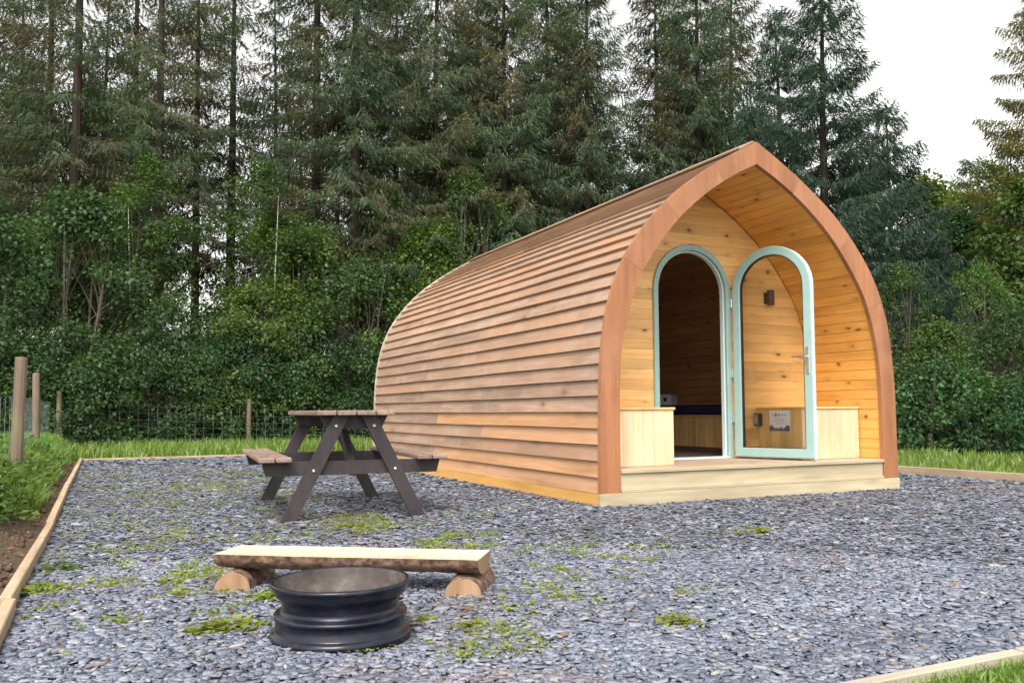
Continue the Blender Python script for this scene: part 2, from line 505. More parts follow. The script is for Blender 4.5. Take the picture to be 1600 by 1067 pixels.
def tube_pts(pts, radii, n=6, cap=True):
    vs, fs = [], []
    pts = [Vector(p) for p in pts]
    for i, p in enumerate(pts):
        d = (pts[min(i + 1, len(pts) - 1)] - pts[max(i - 1, 0)]).normalized()
        a = d.orthogonal().normalized() if abs(d.z) < 0.95 else Vector((1, 0, 0)).cross(d).normalized()
        b = d.cross(a)
        for k in range(n):
            th = 2 * math.pi * k / n
            vs.append(p + (a * math.cos(th) + b * math.sin(th)) * radii[i])
        if i:
            o = (i - 1) * n
            for k in range(n):
                fs.append([o + k, o + (k + 1) % n, o + n + (k + 1) % n, o + n + k])
    if cap:
        fs.append(list(range(n - 1, -1, -1)))
        fs.append(list(range(len(vs) - n, len(vs))))
    return vs, fs


def np_mesh(name, V, F, mat, parent=None, corner=4):
    """V (n,3) array; F (m,corner) int array"""
    me = bpy.data.meshes.new(name)
    V = np.ascontiguousarray(V, dtype=np.float32)
    F = np.ascontiguousarray(F, dtype=np.int32)
    me.vertices.add(len(V))
    me.vertices.foreach_set('co', V.ravel())
    me.loops.add(F.size)
    me.loops.foreach_set('vertex_index', F.ravel())
    me.polygons.add(len(F))
    me.polygons.foreach_set('loop_start', np.arange(0, F.size, corner, dtype=np.int32))
    me.update(calc_edges=True)
    return link_mesh(name, me, mat, parent) if mat else me


def diamonds(P, A, B, bend=None):
    """leaf-like quads: base P, axis vector A (length), half-width vector B. arrays (n,3)"""
    n = len(P)
    mid = P + A * 0.45
    tip = P + A
    if bend is not None:
        mid = mid + bend * 0.3
        tip = tip - bend
    V = np.stack([P, mid + B, tip, mid - B], 1).reshape(-1, 3)
    F = np.arange(4 * n).reshape(n, 4)
    return V, F


def rand_unit(n, rng):
    v = rng.normal(size=(n, 3))
    return v / np.linalg.norm(v, axis=1, keepdims=True)


# ------------------------------------------------------------------ setting: terrain and slate yard
YX0, YX1, YY0, YY1 = -5.34, 3.22, -3.96, 9.35


def sstep(x, a, b):
    t = np.clip((x - a) / (b - a), 0, 1)
    return t * t * (3 - 2 * t)


def terr(x, y):
    x = np.asarray(x, float)
    y = np.asarray(y, float)
    z = 0.22 * sstep(-x, 5.46, 5.9) * sstep(y, -3, .6)
    z = z - 0.90 * sstep(x, 6.6, 10.0)
    out = (x < YX0 - .1) | (x > YX1 + .1) | (y < YY0 - .1) | (y > YY1 + .1)
    lawn = (y < YY0 + .02)
    z = z + np.where(lawn, .008, np.where(out, 0.03 * np.sin(x * 1.7 + 1.3 * np.sin(y)) * np.sin(y * 1.3 + x) - 0.005, -0.05))
    return z


def build_ground():
    t = np.linspace(-1, 1, 281)
    c = 24 * t + 800 * t ** 7
    gx, gy = np.meshgrid(c - 1.0, c + 4.0, indexing='ij')
    V = np.stack([gx, gy, terr(gx, gy)], -1).reshape(-1, 3)
    n = len(t)
    i, j = np.meshgrid(np.arange(n - 1), np.arange(n - 1), indexing='ij')
    a = (i * n + j).ravel()
    F = np.stack([a, a + n, a + n + 1, a + 1], 1)
    o = np_mesh('ground', V, F, 'ground')
    tag(o, kind='structure')


build_ground()
yard = mesh('gravel_yard', [(YX0, YY0, 0), (YX1, YY0, 0), (YX1, YY1, 0), (YX0, YY1, 0)], [[0, 1, 2, 3]], 'slate')
tag(yard, kind='structure')


def build_chips():
    rng = RNG
    pts, sizes = [], []
    for d0, d1, dens, s0, s1 in ((1.5, 3.0, 5600, .010, .038), (3.0, 5.0, 3600, .012, .040), (5.0, 8.0, 1900, .018, .046), (8.0, 12.0, 700, .028, .065), (12.0, 17.5, 260, .05, .10)):
        area = (d1 ** 2 - d0 ** 2) / 2 * 1.5
        n = int(area * dens)
        D = np.sqrt(rng.uniform(d0 ** 2, d1 ** 2, n))
        w = rng.uniform(-.75, .75, n) * D
        x = CAM.x + FWD.x * D + RIGHT.x * w
        y = CAM.y + FWD.y * D + RIGHT.y * w
        k = (x > YX0 + .03) & (x < YX1 - .03) & (y > YY0 + .03) & (y < YY1 - .03)
        k &= ~((np.abs(x) < 1.60) & (y > -0.03) & (y < 6.05))
        k &= ~((x + 4.29) ** 2 + (y + 2.85) ** 2 < .21 ** 2)
        pts.append(np.stack([x[k], y[k]], 1))
        sizes.append(rng.uniform(s0, s1, k.sum()) * np.where(rng.random(k.sum()) < .05, 1.8, 1))
    P = np.concatenate(pts)
    L = np.concatenate(sizes)
    n = len(P)
    K = 5
    ang = (np.arange(K) / K * 2 * np.pi)[None] + rng.uniform(-.62, .62, (n, K))
    rad = rng.uniform(.40, .78, (n, K))
    asp = rng.uniform(.32, .80, (n, 1))
    lx = np.cos(ang) * rad * L[:, None]
    ly = np.sin(ang) * rad * L[:, None] * asp
    yaw = rng.uniform(0, 2 * np.pi, (n, 1))
    X = lx * np.cos(yaw) - ly * np.sin(yaw)
    Y = lx * np.sin(yaw) + ly * np.cos(yaw)
    tilt = rng.normal(0, .10, (n, 2))
    Z = X * tilt[:, :1] + Y * tilt[:, 1:]
    th = rng.uniform(.002, .006, (n, 1))
    z0 = rng.uniform(.002, .014, (n, 1))
    top = np.stack([X + P[:, :1], Y + P[:, 1:], Z + z0 + th], -1)
    bot = np.stack([X + P[:, :1], Y + P[:, 1:], Z + z0], -1)
    V = np.concatenate([top, bot], 1).reshape(-1, 3)
    base = (np.arange(n) * 10)[:, None]
    near = base[(np.linalg.norm(P - np.array([CAM.x, CAM.y]), axis=1) < 4.6)]
    quads = np.concatenate([near + np.array([[i, i + 5, (i + 1) % 5 + 5, (i + 1) % 5]]) for i in range(5)], 0)
    tops = base + np.arange(5)[None]
    me = bpy.data.meshes.new('slate_chippings')
    me.vertices.add(len(V))
    me.vertices.foreach_set('co', V.astype(np.float32).ravel())
    idx = np.concatenate([quads.ravel(), tops.ravel()]).astype(np.int32)
    starts = np.concatenate([np.arange(0, quads.size, 4), quads.size + np.arange(0, tops.size, 5)]).astype(np.int32)
    me.loops.add(len(idx))
    me.loops.foreach_set('vertex_index', idx)
    me.polygons.add(len(starts))
    me.polygons.foreach_set('loop_start', starts)
    me.update(calc_edges=True)
    o = link_mesh('slate_chippings', me, 'chip')
    tag(o, 'loose blue grey slate chippings covering the yard', 'gravel', kind='stuff')


build_chips()


# timber edging round the yard
def edging(name, label, runs, mat, group):
    r = empty(name, (runs[0][0][0], runs[0][0][1], 0))
    for (a, b, z0, z1, th, tw) in runs:
        a, b = Vector(a), Vector(b)
        d = (b - a)
        L = d.length
        bm = bmesh.new()
        add_box(bm, (0, -th / 2, -.04), (L, th / 2, 0.0), 0.004)
        for v in bm.verts:
            f = v.co.x / L
            if v.co.z > -.01:
                v.co.z += z0 + (z1 - z0) * f
            v.co.y += tw * math.sin(f * math.pi)
        rot = Matrix.Rotation(math.atan2(d.y, d.x), 4, 'Z')
        rot.translation = (a.x - r.location.x, a.y - r.location.y, 0)
        bmesh.ops.transform(bm, matrix=rot, verts=bm.verts)
        bmobj('plank', bm, mat, r)
    tag(r, label, 'edging', group)
    return r


edging('timber_edging', 'long narrow timber edging between the slate and the bare soil strip on the left',
       [((-5.335, -5.2), (-5.345, -1.93), .055, .06, .042, .012), ((-5.36, -1.92), (-5.335, 0.62), .065, .05, .042, -.015),
        ((-5.34, .63), (-5.35, 4.1), .055, .06, .045, .01), ((-5.345, 4.11), (-5.34, 9.35), .06, .05, .045, 0)], 'edging', 'timber edging round the yard')
edging('timber_edging', 'timber edging at the far end of the slate behind the picnic table',
       [((-5.31, 9.37), (-1.9, 9.36), .035, .04, .04, .01), ((-1.89, 9.36), (3.2, 9.37), .04, .035, .04, 0)], 'edging_x', 'timber edging round the yard')
edging('timber_edging', 'brown timber edging beside the grass to the right of the arched cabin',
       [((3.23, 9.35), (3.22, 3.3), .07, .08, .05, 0), ((3.22, 3.29), (3.24, -.9), .08, .09, .05, .012), ((3.24, -.91), (3.22, -3.9), .08, .08, .05, 0)], 'edging', 'timber edging round the yard')
edging('timber_edging', 'pale timber edging beside the lawn in the bottom right corner',
       [((-5.3, -3.97), (-2.62, -3.975), .032, .034, .040, .004), ((-2.61, -3.975), (.4, -3.965), .036, .034, .040, .006), ((.41, -3.965), (3.2, -3.95), .034, .034, .040, 0)], 'edging_pale', 'timber edging round the yard')

# ------------------------------------------------------------------ the cabin
OUT = [(1.612, 0), (1.608, .457), (1.592, 1.067), (1.528, 1.524), (1.393, 1.89), (1.184, 2.195), (.893, 2.49), (.550, 2.738), (.235, 2.925), (0, 3.05)]
INN = [(1.426, 0), (1.428, .45), (1.426, .845), (1.408, 1.16), (1.345, 1.48), (1.205, 1.83), (.90, 2.235), (.56, 2.535), (.25, 2.73), (0, 2.855)]


def dense(pts, n=240):
    """smooth curve through pts, resampled evenly by length"""
    P = [Vector((2 * pts[0][0] - pts[1][0], 2 * pts[0][1] - pts[1][1]))] + [Vector(p) for p in pts] + [Vector((2 * pts[-1][0] - pts[-2][0], 2 * pts[-1][1] - pts[-2][1]))]
    out = []
    for i in range(1, len(P) - 2):
        for k in range(30):
            t = k / 30
            a, b, c, d = P[i - 1:i + 3]
            out.append(.5 * ((2 * b) + (c - a) * t + (2 * a - 5 * b + 4 * c - d) * t * t + (3 * b - a - 3 * c + d) * t ** 3))
    out.append(P[-2].copy())
    A = np.array([(v.x, v.y) for v in out])
    A[-1, 0] = 0
    s = np.concatenate([[0], np.cumsum(np.linalg.norm(np.diff(A, axis=0), axis=1))])
    q = np.linspace(0, s[-1], n)
    return np.stack([np.interp(q, s, A[:, 0]), np.interp(q, s, A[:, 1])], 1), s[-1]


class Arch:
    def __init__(self, pts, off=0.0):
        self.P, self.L = dense(pts)
        d = np.gradient(self.P, axis=0)
        self.N = np.stack([d[:, 1], -d[:, 0]], 1)
        self.N /= np.linalg.norm(self.N, axis=1, keepdims=True)
        self.S = np.linspace(0, self.L, len(self.P))
        self.off = off

    def at(self, s, o=0.0):
        o += self.off
        p = np.array([np.interp(s, self.S, self.P[:, 0]), np.interp(s, self.S, self.P[:, 1])])
        nn = np.array([np.interp(s, self.S, self.N[:, 0]), np.interp(s, self.S, self.N[:, 1])])
        q = p + nn * o
        return (max(0.0, q[0]), q[1])

    def halfw(self, z):
        return float(np.interp(z, self.P[:, 1], self.P[:, 0]))

    def s_of_z(self, z):
        return float(np.interp(z, self.P[:, 1], self.S))


A_OUT = Arch(OUT)
A_CLAD = Arch(OUT, -.040)
A_IN = Arch(INN)
A_LIN = Arch(INN, .012)
LEN, YW, DECK = 6.02, .85, .28

pod = empty('camping_pod', (0, 0, 0))
tag(pod, 'timber camping cabin with pointed arch roof, clapboard sides and open round-topped door', 'cabin')

# unseen shell added between linings and cladding to block light leaks
s_list = np.linspace(0, A_OUT.L, 60)
sv, sf = [], []
for y in (.03, LEN - .01):
    for sgn in (-1, 1):
        for o in (-.06, -.09):
            for s in s_list:
                q = A_OUT.at(s, o)
                sv.append((sgn * q[0], y, q[1]))
k = len(s_list)
for sgn in range(2):
    for o in range(2):
        b0 = (sgn * 2 + o) * k
        b1 = b0 + 4 * k
        for i in range(k - 1):
            sf.append([b0 + i, b0 + i + 1, b1 + i + 1, b1 + i])
    for yb in (0, 4 * k):
        b0, b1 = sgn * 2 * k + yb, (sgn * 2 + 1) * k + yb
        for i in range(k - 1):
            sf.append([b0 + i, b0 + i + 1, b1 + i + 1, b1 + i])
mesh('light_block_shell', sv, sf, 'shell', pod)

# lapped cladding boards, each course two boards with a staggered joint
PITCH = .1262
n_course = int((A_OUT.L - .10) / PITCH)
rj = random.Random(3)
for sgn in (-1, 1):
    for i in range(n_course + 1):
        s0 = .10 + i * PITCH
        s1 = min(s0 + PITCH + .018, A_OUT.L - .004)
        if s1 - s0 < .04:
            continue
        a = A_CLAD.at(s0, .008)
        b = A_CLAD.at(s0, .037)
        c = A_CLAD.at(s1, .007)
        d = A_CLAD.at(s1, .000)
        poly = [(sgn * q[0], q[1]) for q in (a, b, c, d)]
        if i < 14 or sgn < 0:
            j = rj.choice([1.5, 2.1, 2.7, 3.3, 3.9, 4.5]) + rj.uniform(-.25, .25)
            cuts = [.022, j, LEN]
            if i == 4 and sgn < 0:
                cuts = [.022, 3.55, LEN]
        else:
            cuts = [.022, LEN]
        for q in range(len(cuts) - 1):
            y0, y1 = cuts[q] + (.0015 if q else 0), cuts[q + 1] - .0015
            mt = 'clad'
            if i == 0 or (i in (1, 3) and q == 0) or (i == 4 and q == 0):
                mt = 'clad_fresh'
            ny = 7
            vs, fs = [], []
            ph = rj.uniform(0, 6)
            am = rj.uniform(.0006, .0022)
            for kk in range(ny):
                y = y0 + (y1 - y0) * kk / (ny - 1)
                wv = am * math.sin(ph + y * 2.3)
                for pi_, (u, w) in enumerate(poly):
                    vs.append((u + (sgn * wv if pi_ == 1 else 0), y, w + (wv * 1.2 if pi_ in (0, 1) else 0)))
                if kk:
                    o = (kk - 1) * 4
                    for e in range(4):
                        fs.append([o + e, o + (e + 1) % 4, o + 4 + (e + 1) % 4, o + 4 + e])
            fs += [[0, 1, 2, 3], [len(vs) - 4, len(vs) - 3, len(vs) - 2, len(vs) - 1]]
            mesh('cladding_board', vs, fs, mt, pod)
# ridge cap
for sgn in (-1, 1):
    poly = [(0, 3.056), (sgn * .15, 2.978), (sgn * .16, 2.99), (0, 3.074)] if sgn < 0 else [(0.001, 3.056), (.15, 2.978), (.16, 2.99), (0.001, 3.074)]
    prism('ridge_board', poly, 'y', .022, LEN, 'clad', pod)
# golden base boards at the foot of the sides and a back wall
for sgn in (-1, 1):
    x0, x1 = sorted((sgn * 1.575, sgn * 1.607))
    for y0, y1 in ((.0, 2.95), (2.953, LEN)):
        box('base_board', (x0, y0, .004), (x1, y1, .108), 'clad_skirt', pod, .003)
zz = np.linspace(0.0, 3.02, 40)
bpoly = [(-max(.004, A_OUT.halfw(z) - .04), z) for z in zz] + [(max(.004, A_OUT.halfw(z) - .04), z) for z in zz[::-1]]
prism('back_wall', bpoly, 'y', LEN - .06, LEN - .02, 'clad', pod)
for sgn in (-1, 1):
    ss = np.linspace(.1, A_OUT.L, 50)
    ol = [(sgn * A_OUT.at(s, .006)[0], A_OUT.at(s, .006)[1]) for s in ss]
    il = [(sgn * A_OUT.at(s, -.10)[0], A_OUT.at(s, -.10)[1]) for s in ss[::-1]]
    prism('rear_trim', ol + il, 'y', LEN + .001, LEN + .018, 'edging_pale', pod)

# front fascia: curved boards, four a side
for sgn in (-1, 1):
    cuts = [.105, 1.98, 2.62, 3.25] if sgn < 0 else [.105, 1.75, 2.45, 3.2]
    ends = [(c / A_OUT.L) for c in cuts] + [1.0]
    for q in range(4):
        f0, f1 = ends[q], ends[q + 1]
        fr = np.linspace(f0, f1, 16)
        g = .0012
        ol = [A_OUT.at(f * A_OUT.L) for f in fr]
        if q == 0:
            fi0 = A_IN.s_of_z(.105) / A_IN.L
        il = []
        for f in fr:
            # inner edge: closest point on the inner arch measured along the outer normal
            p, nn = np.array(A_OUT.at(f * A_OUT.L)), None
            i_ = min(len(A_OUT.N) - 1, int(round(f * (len(A_OUT.N) - 1))))
            nn = A_OUT.N[i_]
            dmin = .185
            qv = A_IN.P - p
            t = -(qv @ nn)
            perp = np.abs(qv @ np.array([nn[1], -nn[0]]))
            t = t[perp.argmin()] if f < .97 else None
            if t is None:
                continue
            il.append((max(0, p[0] - nn[0] * t), p[1] - nn[1] * t))
        if q == 3:
            il.append((0.0, 2.855))
        yo = -.022 - .001 * q
        poly = [(sgn * u, v) for u, v in ol] + [(sgn * u, v) for u, v in il[::-1]]
        # shrink the ends a hair so joints read as fine lines
        o = prism('fascia_board', poly, 'y', yo, .020, 'fascia', pod, 0)
        o.location = (sgn * .0008, 0, -.0012 * (3 - q))

# porch lining: tongue and groove boards
def lining(arch, y0, y1, mat, parent, pitch, name='lining_board', smin=None, thick=.014, sides=(-1, 1)):
    for sgn in sides:
        s = arch.s_of_z(DECK) if smin is None else smin
        while s < arch.L - .03:
            s1 = min(s + pitch, arch.L)
            g = .0022
            a, b = arch.at(s + .0005, 0), arch.at(s1 - .0005, 0)
            a1, b1 = arch.at(s + g, -.0), arch.at(s1 - g, -.0)
            a2, b2 = arch.at(s + .0005, .006), arch.at(s1 - .0005, .006)
            a3, b3 = arch.at(s + .0005, thick), arch.at(s1 - .0005, thick)
            poly = [(sgn * u, v) for u, v in (a1, b1, b2, b3, a3, a2)]
            prism(name, poly, 'y', y0, y1, mat, parent)
            s = s1


lining_part = empty('porch_lining')
lining_part.parent = pod
lining(A_LIN, .021, YW, 'lining_pine', lining_part, .092, 'lining_plank')
inner = empty('room_lining')
inner.parent = pod
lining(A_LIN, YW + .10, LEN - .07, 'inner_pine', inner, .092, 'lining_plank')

# deck, joists hidden; boards across the width
deck = empty('deck')
deck.parent = pod
yb = -.035
while yb < YW - .02:
    y1 = min(yb + .12, YW + .06)
    box('deck_plank', (-1.425, yb, DECK - .028), (1.425, y1 - .006, DECK), 'deck' if yb > 0 else 'skirt', deck, .003)
    yb = y1
box('floor_panel', (-1.44, YW + .061, DECK - .05), (1.44, LEN - .07, DECK - .004), 'floor', pod, 0)
# front skirt
box('skirt_board', (-1.422, -.016, .116), (1.422, .016, .250), 'skirt', pod, .003)
box('skirt_board', (-1.62, -.032, .003), (1.62, .004, .102), 'skirt', pod, .003)
box('skirt_trim', (-1.422, -.030, .104), (1.422, -.0165, .128), 'skirt', pod, .002)

# ---- front wall with round-topped opening
wall = empty('front_wall')
wall.parent = pod
DX, DH, DZ1 = -.045, .445, 2.30       # opening centre, half width, top
RAD = DH
DZA = DZ1 - RAD                       # springing line


def door_half(z):
    if z <= DZA:
        return DH
    d = z - DZA
    return math.sqrt(max(0, RAD * RAD - d * d)) if d < RAD else 0.0


def wall_piece(z0, z1, side):
    """side: -1 left of the opening, 1 right, 0 whole width"""
    zs = np.linspace(z0, z1, 7)
    def W(z):
        return max(.003, A_LIN.halfw(z) + .006)
    if side == 0:
        poly = [(-W(z), z) for z in zs] + [(W(z), z) for z in zs[::-1]]
    elif side < 0:
        poly = [(-W(z), z) for z in zs] + [(DX - door_half(z) + .012, z) for z in zs[::-1]]
    else:
        poly = [(DX + door_half(z) - .012, z) for z in zs] + [(W(z), z) for z in zs[::-1]]
    prism('wall_plank', poly, 'y', YW, YW + .016, 'wall_pine', wall)


z = DECK + .002
wpoly_back = []
while z < 2.84:
    z1 = min(z + .0925, 2.858)
    a, b = z + .0009, z1 - .0009
    if a < DZ1 - .02 and b > DZ1 - .02 and b > DZ1:
        b_ = b
        wall_piece(a, b, 0) if door_half(a) < .12 else (wall_piece(a, b, -1), wall_piece(a, b, 1))
    elif b <= DZ1:
        wall_piece(a, b, -1)
        wall_piece(a, b, 1)
    else:
        wall_piece(a, b, 0)
    z = z1
# backing panels behind the planks, closing the joints
zs = np.linspace(DECK - .02, DZ1 - .001, 50)
for sgn in (-1, 1):
    if sgn < 0:
        poly = [(-max(.003, A_LIN.halfw(q) + .01), q) for q in zs] + [(DX - door_half(q) + .006, q) for q in zs[::-1]]
    else:
        poly = [(DX + door_half(q) - .006, q) for q in zs] + [(max(.003, A_LIN.halfw(q) + .01), q) for q in zs[::-1]]
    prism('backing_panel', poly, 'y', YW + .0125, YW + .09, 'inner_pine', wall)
zs = np.linspace(DZ1, 2.864, 20)
poly = [(-max(.003, A_LIN.halfw(q) + .01), q) for q in zs] + [(max(.003, A_LIN.halfw(q) + .01), q) for q in zs[::-1]]
prism('backing_panel', poly, 'y', YW + .0125, YW + .09, 'inner_pine', wall)


# ---- door frame and leaf: a bar profile swept round an arched outline
def arched_outline(hw, zb, zt, n=26):
    r = hw
    za = zt - r
    pts = [(-hw, zb)] + [(-hw, zb + (za - zb) * k / 4) for k in range(1, 4)]
    for k in range(n + 1):
        th = math.pi - math.pi * k / n
        pts.append((r * math.cos(th), za + r * math.sin(th)))
    pts += [(hw, za - (za - zb) * k / 4) for k in range(1, 4)] + [(hw, zb)]
    return pts


def arched_ring(name, hw_o, hw_i, zb_o, zb_i, zt_o, zt_i, y0, y1, mat, parent, cx=0.0, closed=True, mtx=None, bev=.006):
    O = arched_outline(hw_o, zb_o, zt_o)
    I = arched_outline(hw_i, zb_i, zt_i)
    n = len(O)
    vs = []
    for y, ins in ((y0, bev), (y0 + bev, 0), (y1 - bev, 0), (y1, bev)):
        for (p, q) in zip(O, I):
            d = Vector((q[0] - p[0], q[1] - p[1]))
            L = max(d.length, 1e-5)
            d = d / L
            vs.append((cx + p[0] + d.x * ins, y, p[1] + d.y * ins))
            vs.append((cx + q[0] - d.x * ins, y, q[1] - d.y * ins))
    fs = []
    def vi(l, i, s):
        return (l * n + i % n) * 2 + s
    last = n if closed else n - 1
    for i in range(last):
        fs.append([vi(0, i, 0), vi(0, i + 1, 0), vi(0, i + 1, 1), vi(0, i, 1)])
        fs.append([vi(3, i, 0), vi(3, i, 1), vi(3, i + 1, 1), vi(3, i + 1, 0)])
        for l in range(3):
            fs.append([vi(l, i, 0), vi(l + 1, i, 0), vi(l + 1, i + 1, 0), vi(l, i + 1, 0)])
            fs.append([vi(l, i, 1), vi(l, i + 1, 1), vi(l + 1, i + 1, 1), vi(l + 1, i, 1)])
    if not closed:
        for i in (0, n - 1):
            for l in range(3):
                fs.append([vi(l, i, 0), vi(l, i, 1), vi(l + 1, i, 1), vi(l + 1, i, 0)])
    o = mesh(name, vs, fs, mat, parent)
    if mtx is not None:
        o.data.transform(mtx)
    return o


frame = arched_ring('door_frame', DH + .004, DH - .052, DECK + .001, DECK + .001, DZ1 + .004, DZ1 - .052, YW - .022, YW + .065, 'teal', pod, DX, closed=False)
arched_ring('rebate', DH - .052, DH - .066, DECK + .001, DECK + .001, DZ1 - .052, DZ1 - .066, YW + .012, YW + .060, 'teal_pale', frame, DX, closed=False, bev=.002)
box('threshold', (DX - DH + .05, YW - .03, DECK + .0005), (DX + DH - .05, YW + .07, DECK + .018), 'teal_pale', frame, .003)
for hz in (.62, 1.05, 1.72):
    box('hinge', (DX + DH - .012, YW - .052, hz), (DX + DH + .012, YW - .020, hz + .085), 'chrome', frame, .003)

# leaf, hinged on the right jamb and swung out
HX, HY = DX + DH - .004, YW - .058
leaf_ang = math.atan2(-.70, .275)
LW = .775
leaf_m = Matrix.Translation((HX, HY, 0)) @ Matrix.Rotation(leaf_ang, 4, 'Z') @ Matrix.Translation((LW / 2 + .01, 0, 0))
leaf = empty('door')
leaf.parent = pod
zb, zt = DECK + .020, DZ1 - .045
hw = LW / 2
TH = .062
arched_ring('leaf_frame', hw, hw - .078, zb, zb + .085, zt, zt - .078, -TH / 2, TH / 2, 'teal', leaf, mtx=leaf_m, bev=.007)
arched_ring('edge_strip', hw + .004, hw - .001, zb - .004, zb - .001, zt + .004, zt - .001, -TH / 2 + .012, TH / 2 - .004, 'teal_pale', leaf, mtx=leaf_m, bev=.001)
arched_ring('glazing_seal', hw - .074, hw - .084, zb + .081, zb + .091, zt - .074, zt - .084, -TH / 2 + .008, TH / 2 - .008, 'seal', leaf, mtx=leaf_m, bev=.001)
go = arched_outline(hw - .080, zb + .087, zt - .080)
pane = prism('glass_pane', go, 'y', -.006, .006, 'glass', leaf)
pane.data.transform(leaf_m)
# lever handles on a long back plate, both faces
for sy in (-1, 1):
    hb = box('handle_plate', (hw - .056, sy * (TH / 2 + .001), 1.06), (hw - .024, sy * (TH / 2 + .010), 1.30), 'chrome', leaf, .003)
    hb.data.transform(leaf_m)
    bm = bmesh.new()
    add_box(bm, (hw - .048, min(sy * TH / 2, sy * (TH / 2 + .05)), 1.205), (hw - .032, max(sy * TH / 2, sy * (TH / 2 + .05)), 1.221), .003)
    add_box(bm, (hw - .17, min(sy * (TH / 2 + .036), sy * (TH / 2 + .054)), 1.203), (hw - .030, max(sy * (TH / 2 + .036), sy * (TH / 2 + .054)), 1.223), .005)
    bmesh.ops.transform(bm, matrix=leaf_m, verts=bm.verts)
    lv = bmobj('lever', bm, 'chrome', hb)

# ---- storage boxes either side of the porch
def porch_box(x0, x1, outer_left, label):
    b = empty('storage_box')
    b.parent = pod
    b['label'] = label
    y0, zt = .25, .742
    n = 7
    w = (x1 - x0) / n
    for i in range(n):
        a = x0 + i * w
        box('front_plank', (a + .0006, y0, DECK + .002), (a + w - .0006, y0 + .016, zt), 'box_pine', b, .0022)
    xs = x1 if outer_left else x0
    nn = 6
    dpt = (YW - .003 - y0 - .016) / nn
    for i in range(nn):
        a = y0 + .016 + i * dpt
        lo, hi = (xs - .016, xs) if outer_left else (xs, xs + .016)
        box('side_plank', (lo, a + .0008, DECK + .002), (hi, a + dpt - .0008, zt), 'box_side', b, .0025)
    box('lid', (x0 - (0 if outer_left else .012), y0 - .012, zt), (x1 + (.012 if outer_left else 0), YW - .002, zt + .022), 'box_side', b, .004)
    return b


porch_box(-1.424, -.72, True, 'pale pine box to the left of the doorway')
box_r = porch_box(.72, 1.424, False, 'pale pine box to the right, behind the open door')

# wall lamp, socket box and notice
lamp = empty('wall_lamp')
lamp.parent = pod
LX, LZ = .87, 1.84
box('back_plate', (LX - .035, YW - .012, LZ - .055), (LX + .035, YW - .001, LZ + .055), 'lamp_black', lamp, .003)
vs, fs = tube_pts([(LX, YW - .062, LZ - .075), (LX, YW - .062, LZ - .07), (LX, YW - .062, LZ + .07), (LX, YW - .062, LZ + .075)], [.030, .036, .036, .030], 18)
mesh('lamp_tube', vs, fs, 'lamp_black', lamp)
box('bracket', (LX - .014, YW - .040, LZ - .02), (LX + .014, YW - .010, LZ + .02), 'lamp_black', lamp, .003)
sx = .72
sock = empty('socket_box')
sock.parent = pod
box('housing', (sx - .055, .770, .585), (sx - .001, .850 - .004, .705), 'lamp_black', sock, .006)
box('cover', (sx - .062, .782, .600), (sx - .0545, .838, .692), 'socket_grey', sock, .004)
notice = empty('notice')
notice.parent = pod
notice['label'] = 'white notice with a row of icons and a dark blue foot'
box('panel', (sx - .006, .405, .535), (sx - .0005, .675, .762 - .03), 'sign_white', notice, .001)
bm = bmesh.new()
rs = random.Random(5)
yy = .408
while yy < .67:
    h = .018 + .022 * rs.random() + (.018 if yy < .45 or yy > .61 else 0)
    add_box(bm, (sx - .0072, yy, .538), (sx - .0061, min(.672, yy + .012), .538 + h))
    yy += .0121
bmobj('skyline_band', bm, 'sign_blue', notice)
for j, (cy_, w_) in enumerate(((.625, .016), (.585, .026), (.545, .018), (.505, .012), (.475, .014), (.445, .010))):
    bm = bmesh.new()
    add_box(bm, (sx - .0072, cy_ - w_ / 2, .690 - w_ / 2), (sx - .0061, cy_ + w_ / 2, .690 + w_ / 2), .0005)
    add_box(bm, (sx - .0072, cy_ - w_ / 5, .690 - w_ * .75), (sx - .0061, cy_ + w_ / 5, .690 - w_ / 2 - .0004))
    bmobj('icon', bm, 'sign_ink', notice)
for j in range(5):
    zl = .655 - j * .014
    ww = (.07, .09, .06, .085, .05)[j]
    box('print_line', (sx - .0070, .54 - ww, zl), (sx - .0061, .54 + ww, zl + .0045), 'sign_grey', notice, 0)

# ---- inside the room: bench seat along the right wall
bench = empty('bench_seat')
bench.parent = pod
nb = 38
for i in range(nb):
    y0 = YW + .15 + i * .092
    box('bench_plank', (.955, y0 + .001, DECK + .05), (.970, y0 + .091, .66), 'box_side', bench, .004)
box('plinth', (.962, YW + .15, DECK - .003), (.975, YW + .15 + nb * .092, DECK + .05), 'floor', bench, .002)
box('seat_board', (.945, YW + .15, .66), (1.42, YW + .15 + nb * .092, .685), 'box_side', bench, .003)
cush = empty('cushion', (1.18, YW + .17, .686))
tag(cush, 'long navy cushion on the bench seat seen through the doorway', 'cushion')
for i in range(2):
    o = box('cushion_pad', (-.23, .0 + i * 1.70, 0), (.235, 1.69 + i * 1.70, .115), 'navy', cush, .022)
bx = empty('white_box', (1.12, 2.86, .801))
tag(bx, 'small white box with a dark square opening on the navy cushion', 'box')
prism('case', [(-.09, 0), (.09, 0), (.09, .09), (.082, .115), (.065, .128), (-.09, .128)], 'y', -.08, .08, 'white_box', bx, .006).rotation_euler = (0, 0, math.radians(-62))
o = box('opening', (-.012, -.087, .045), (.028, -.079, .090), 'seal', bx, .003)
o.rotation_euler = (0, 0, math.radians(-62))

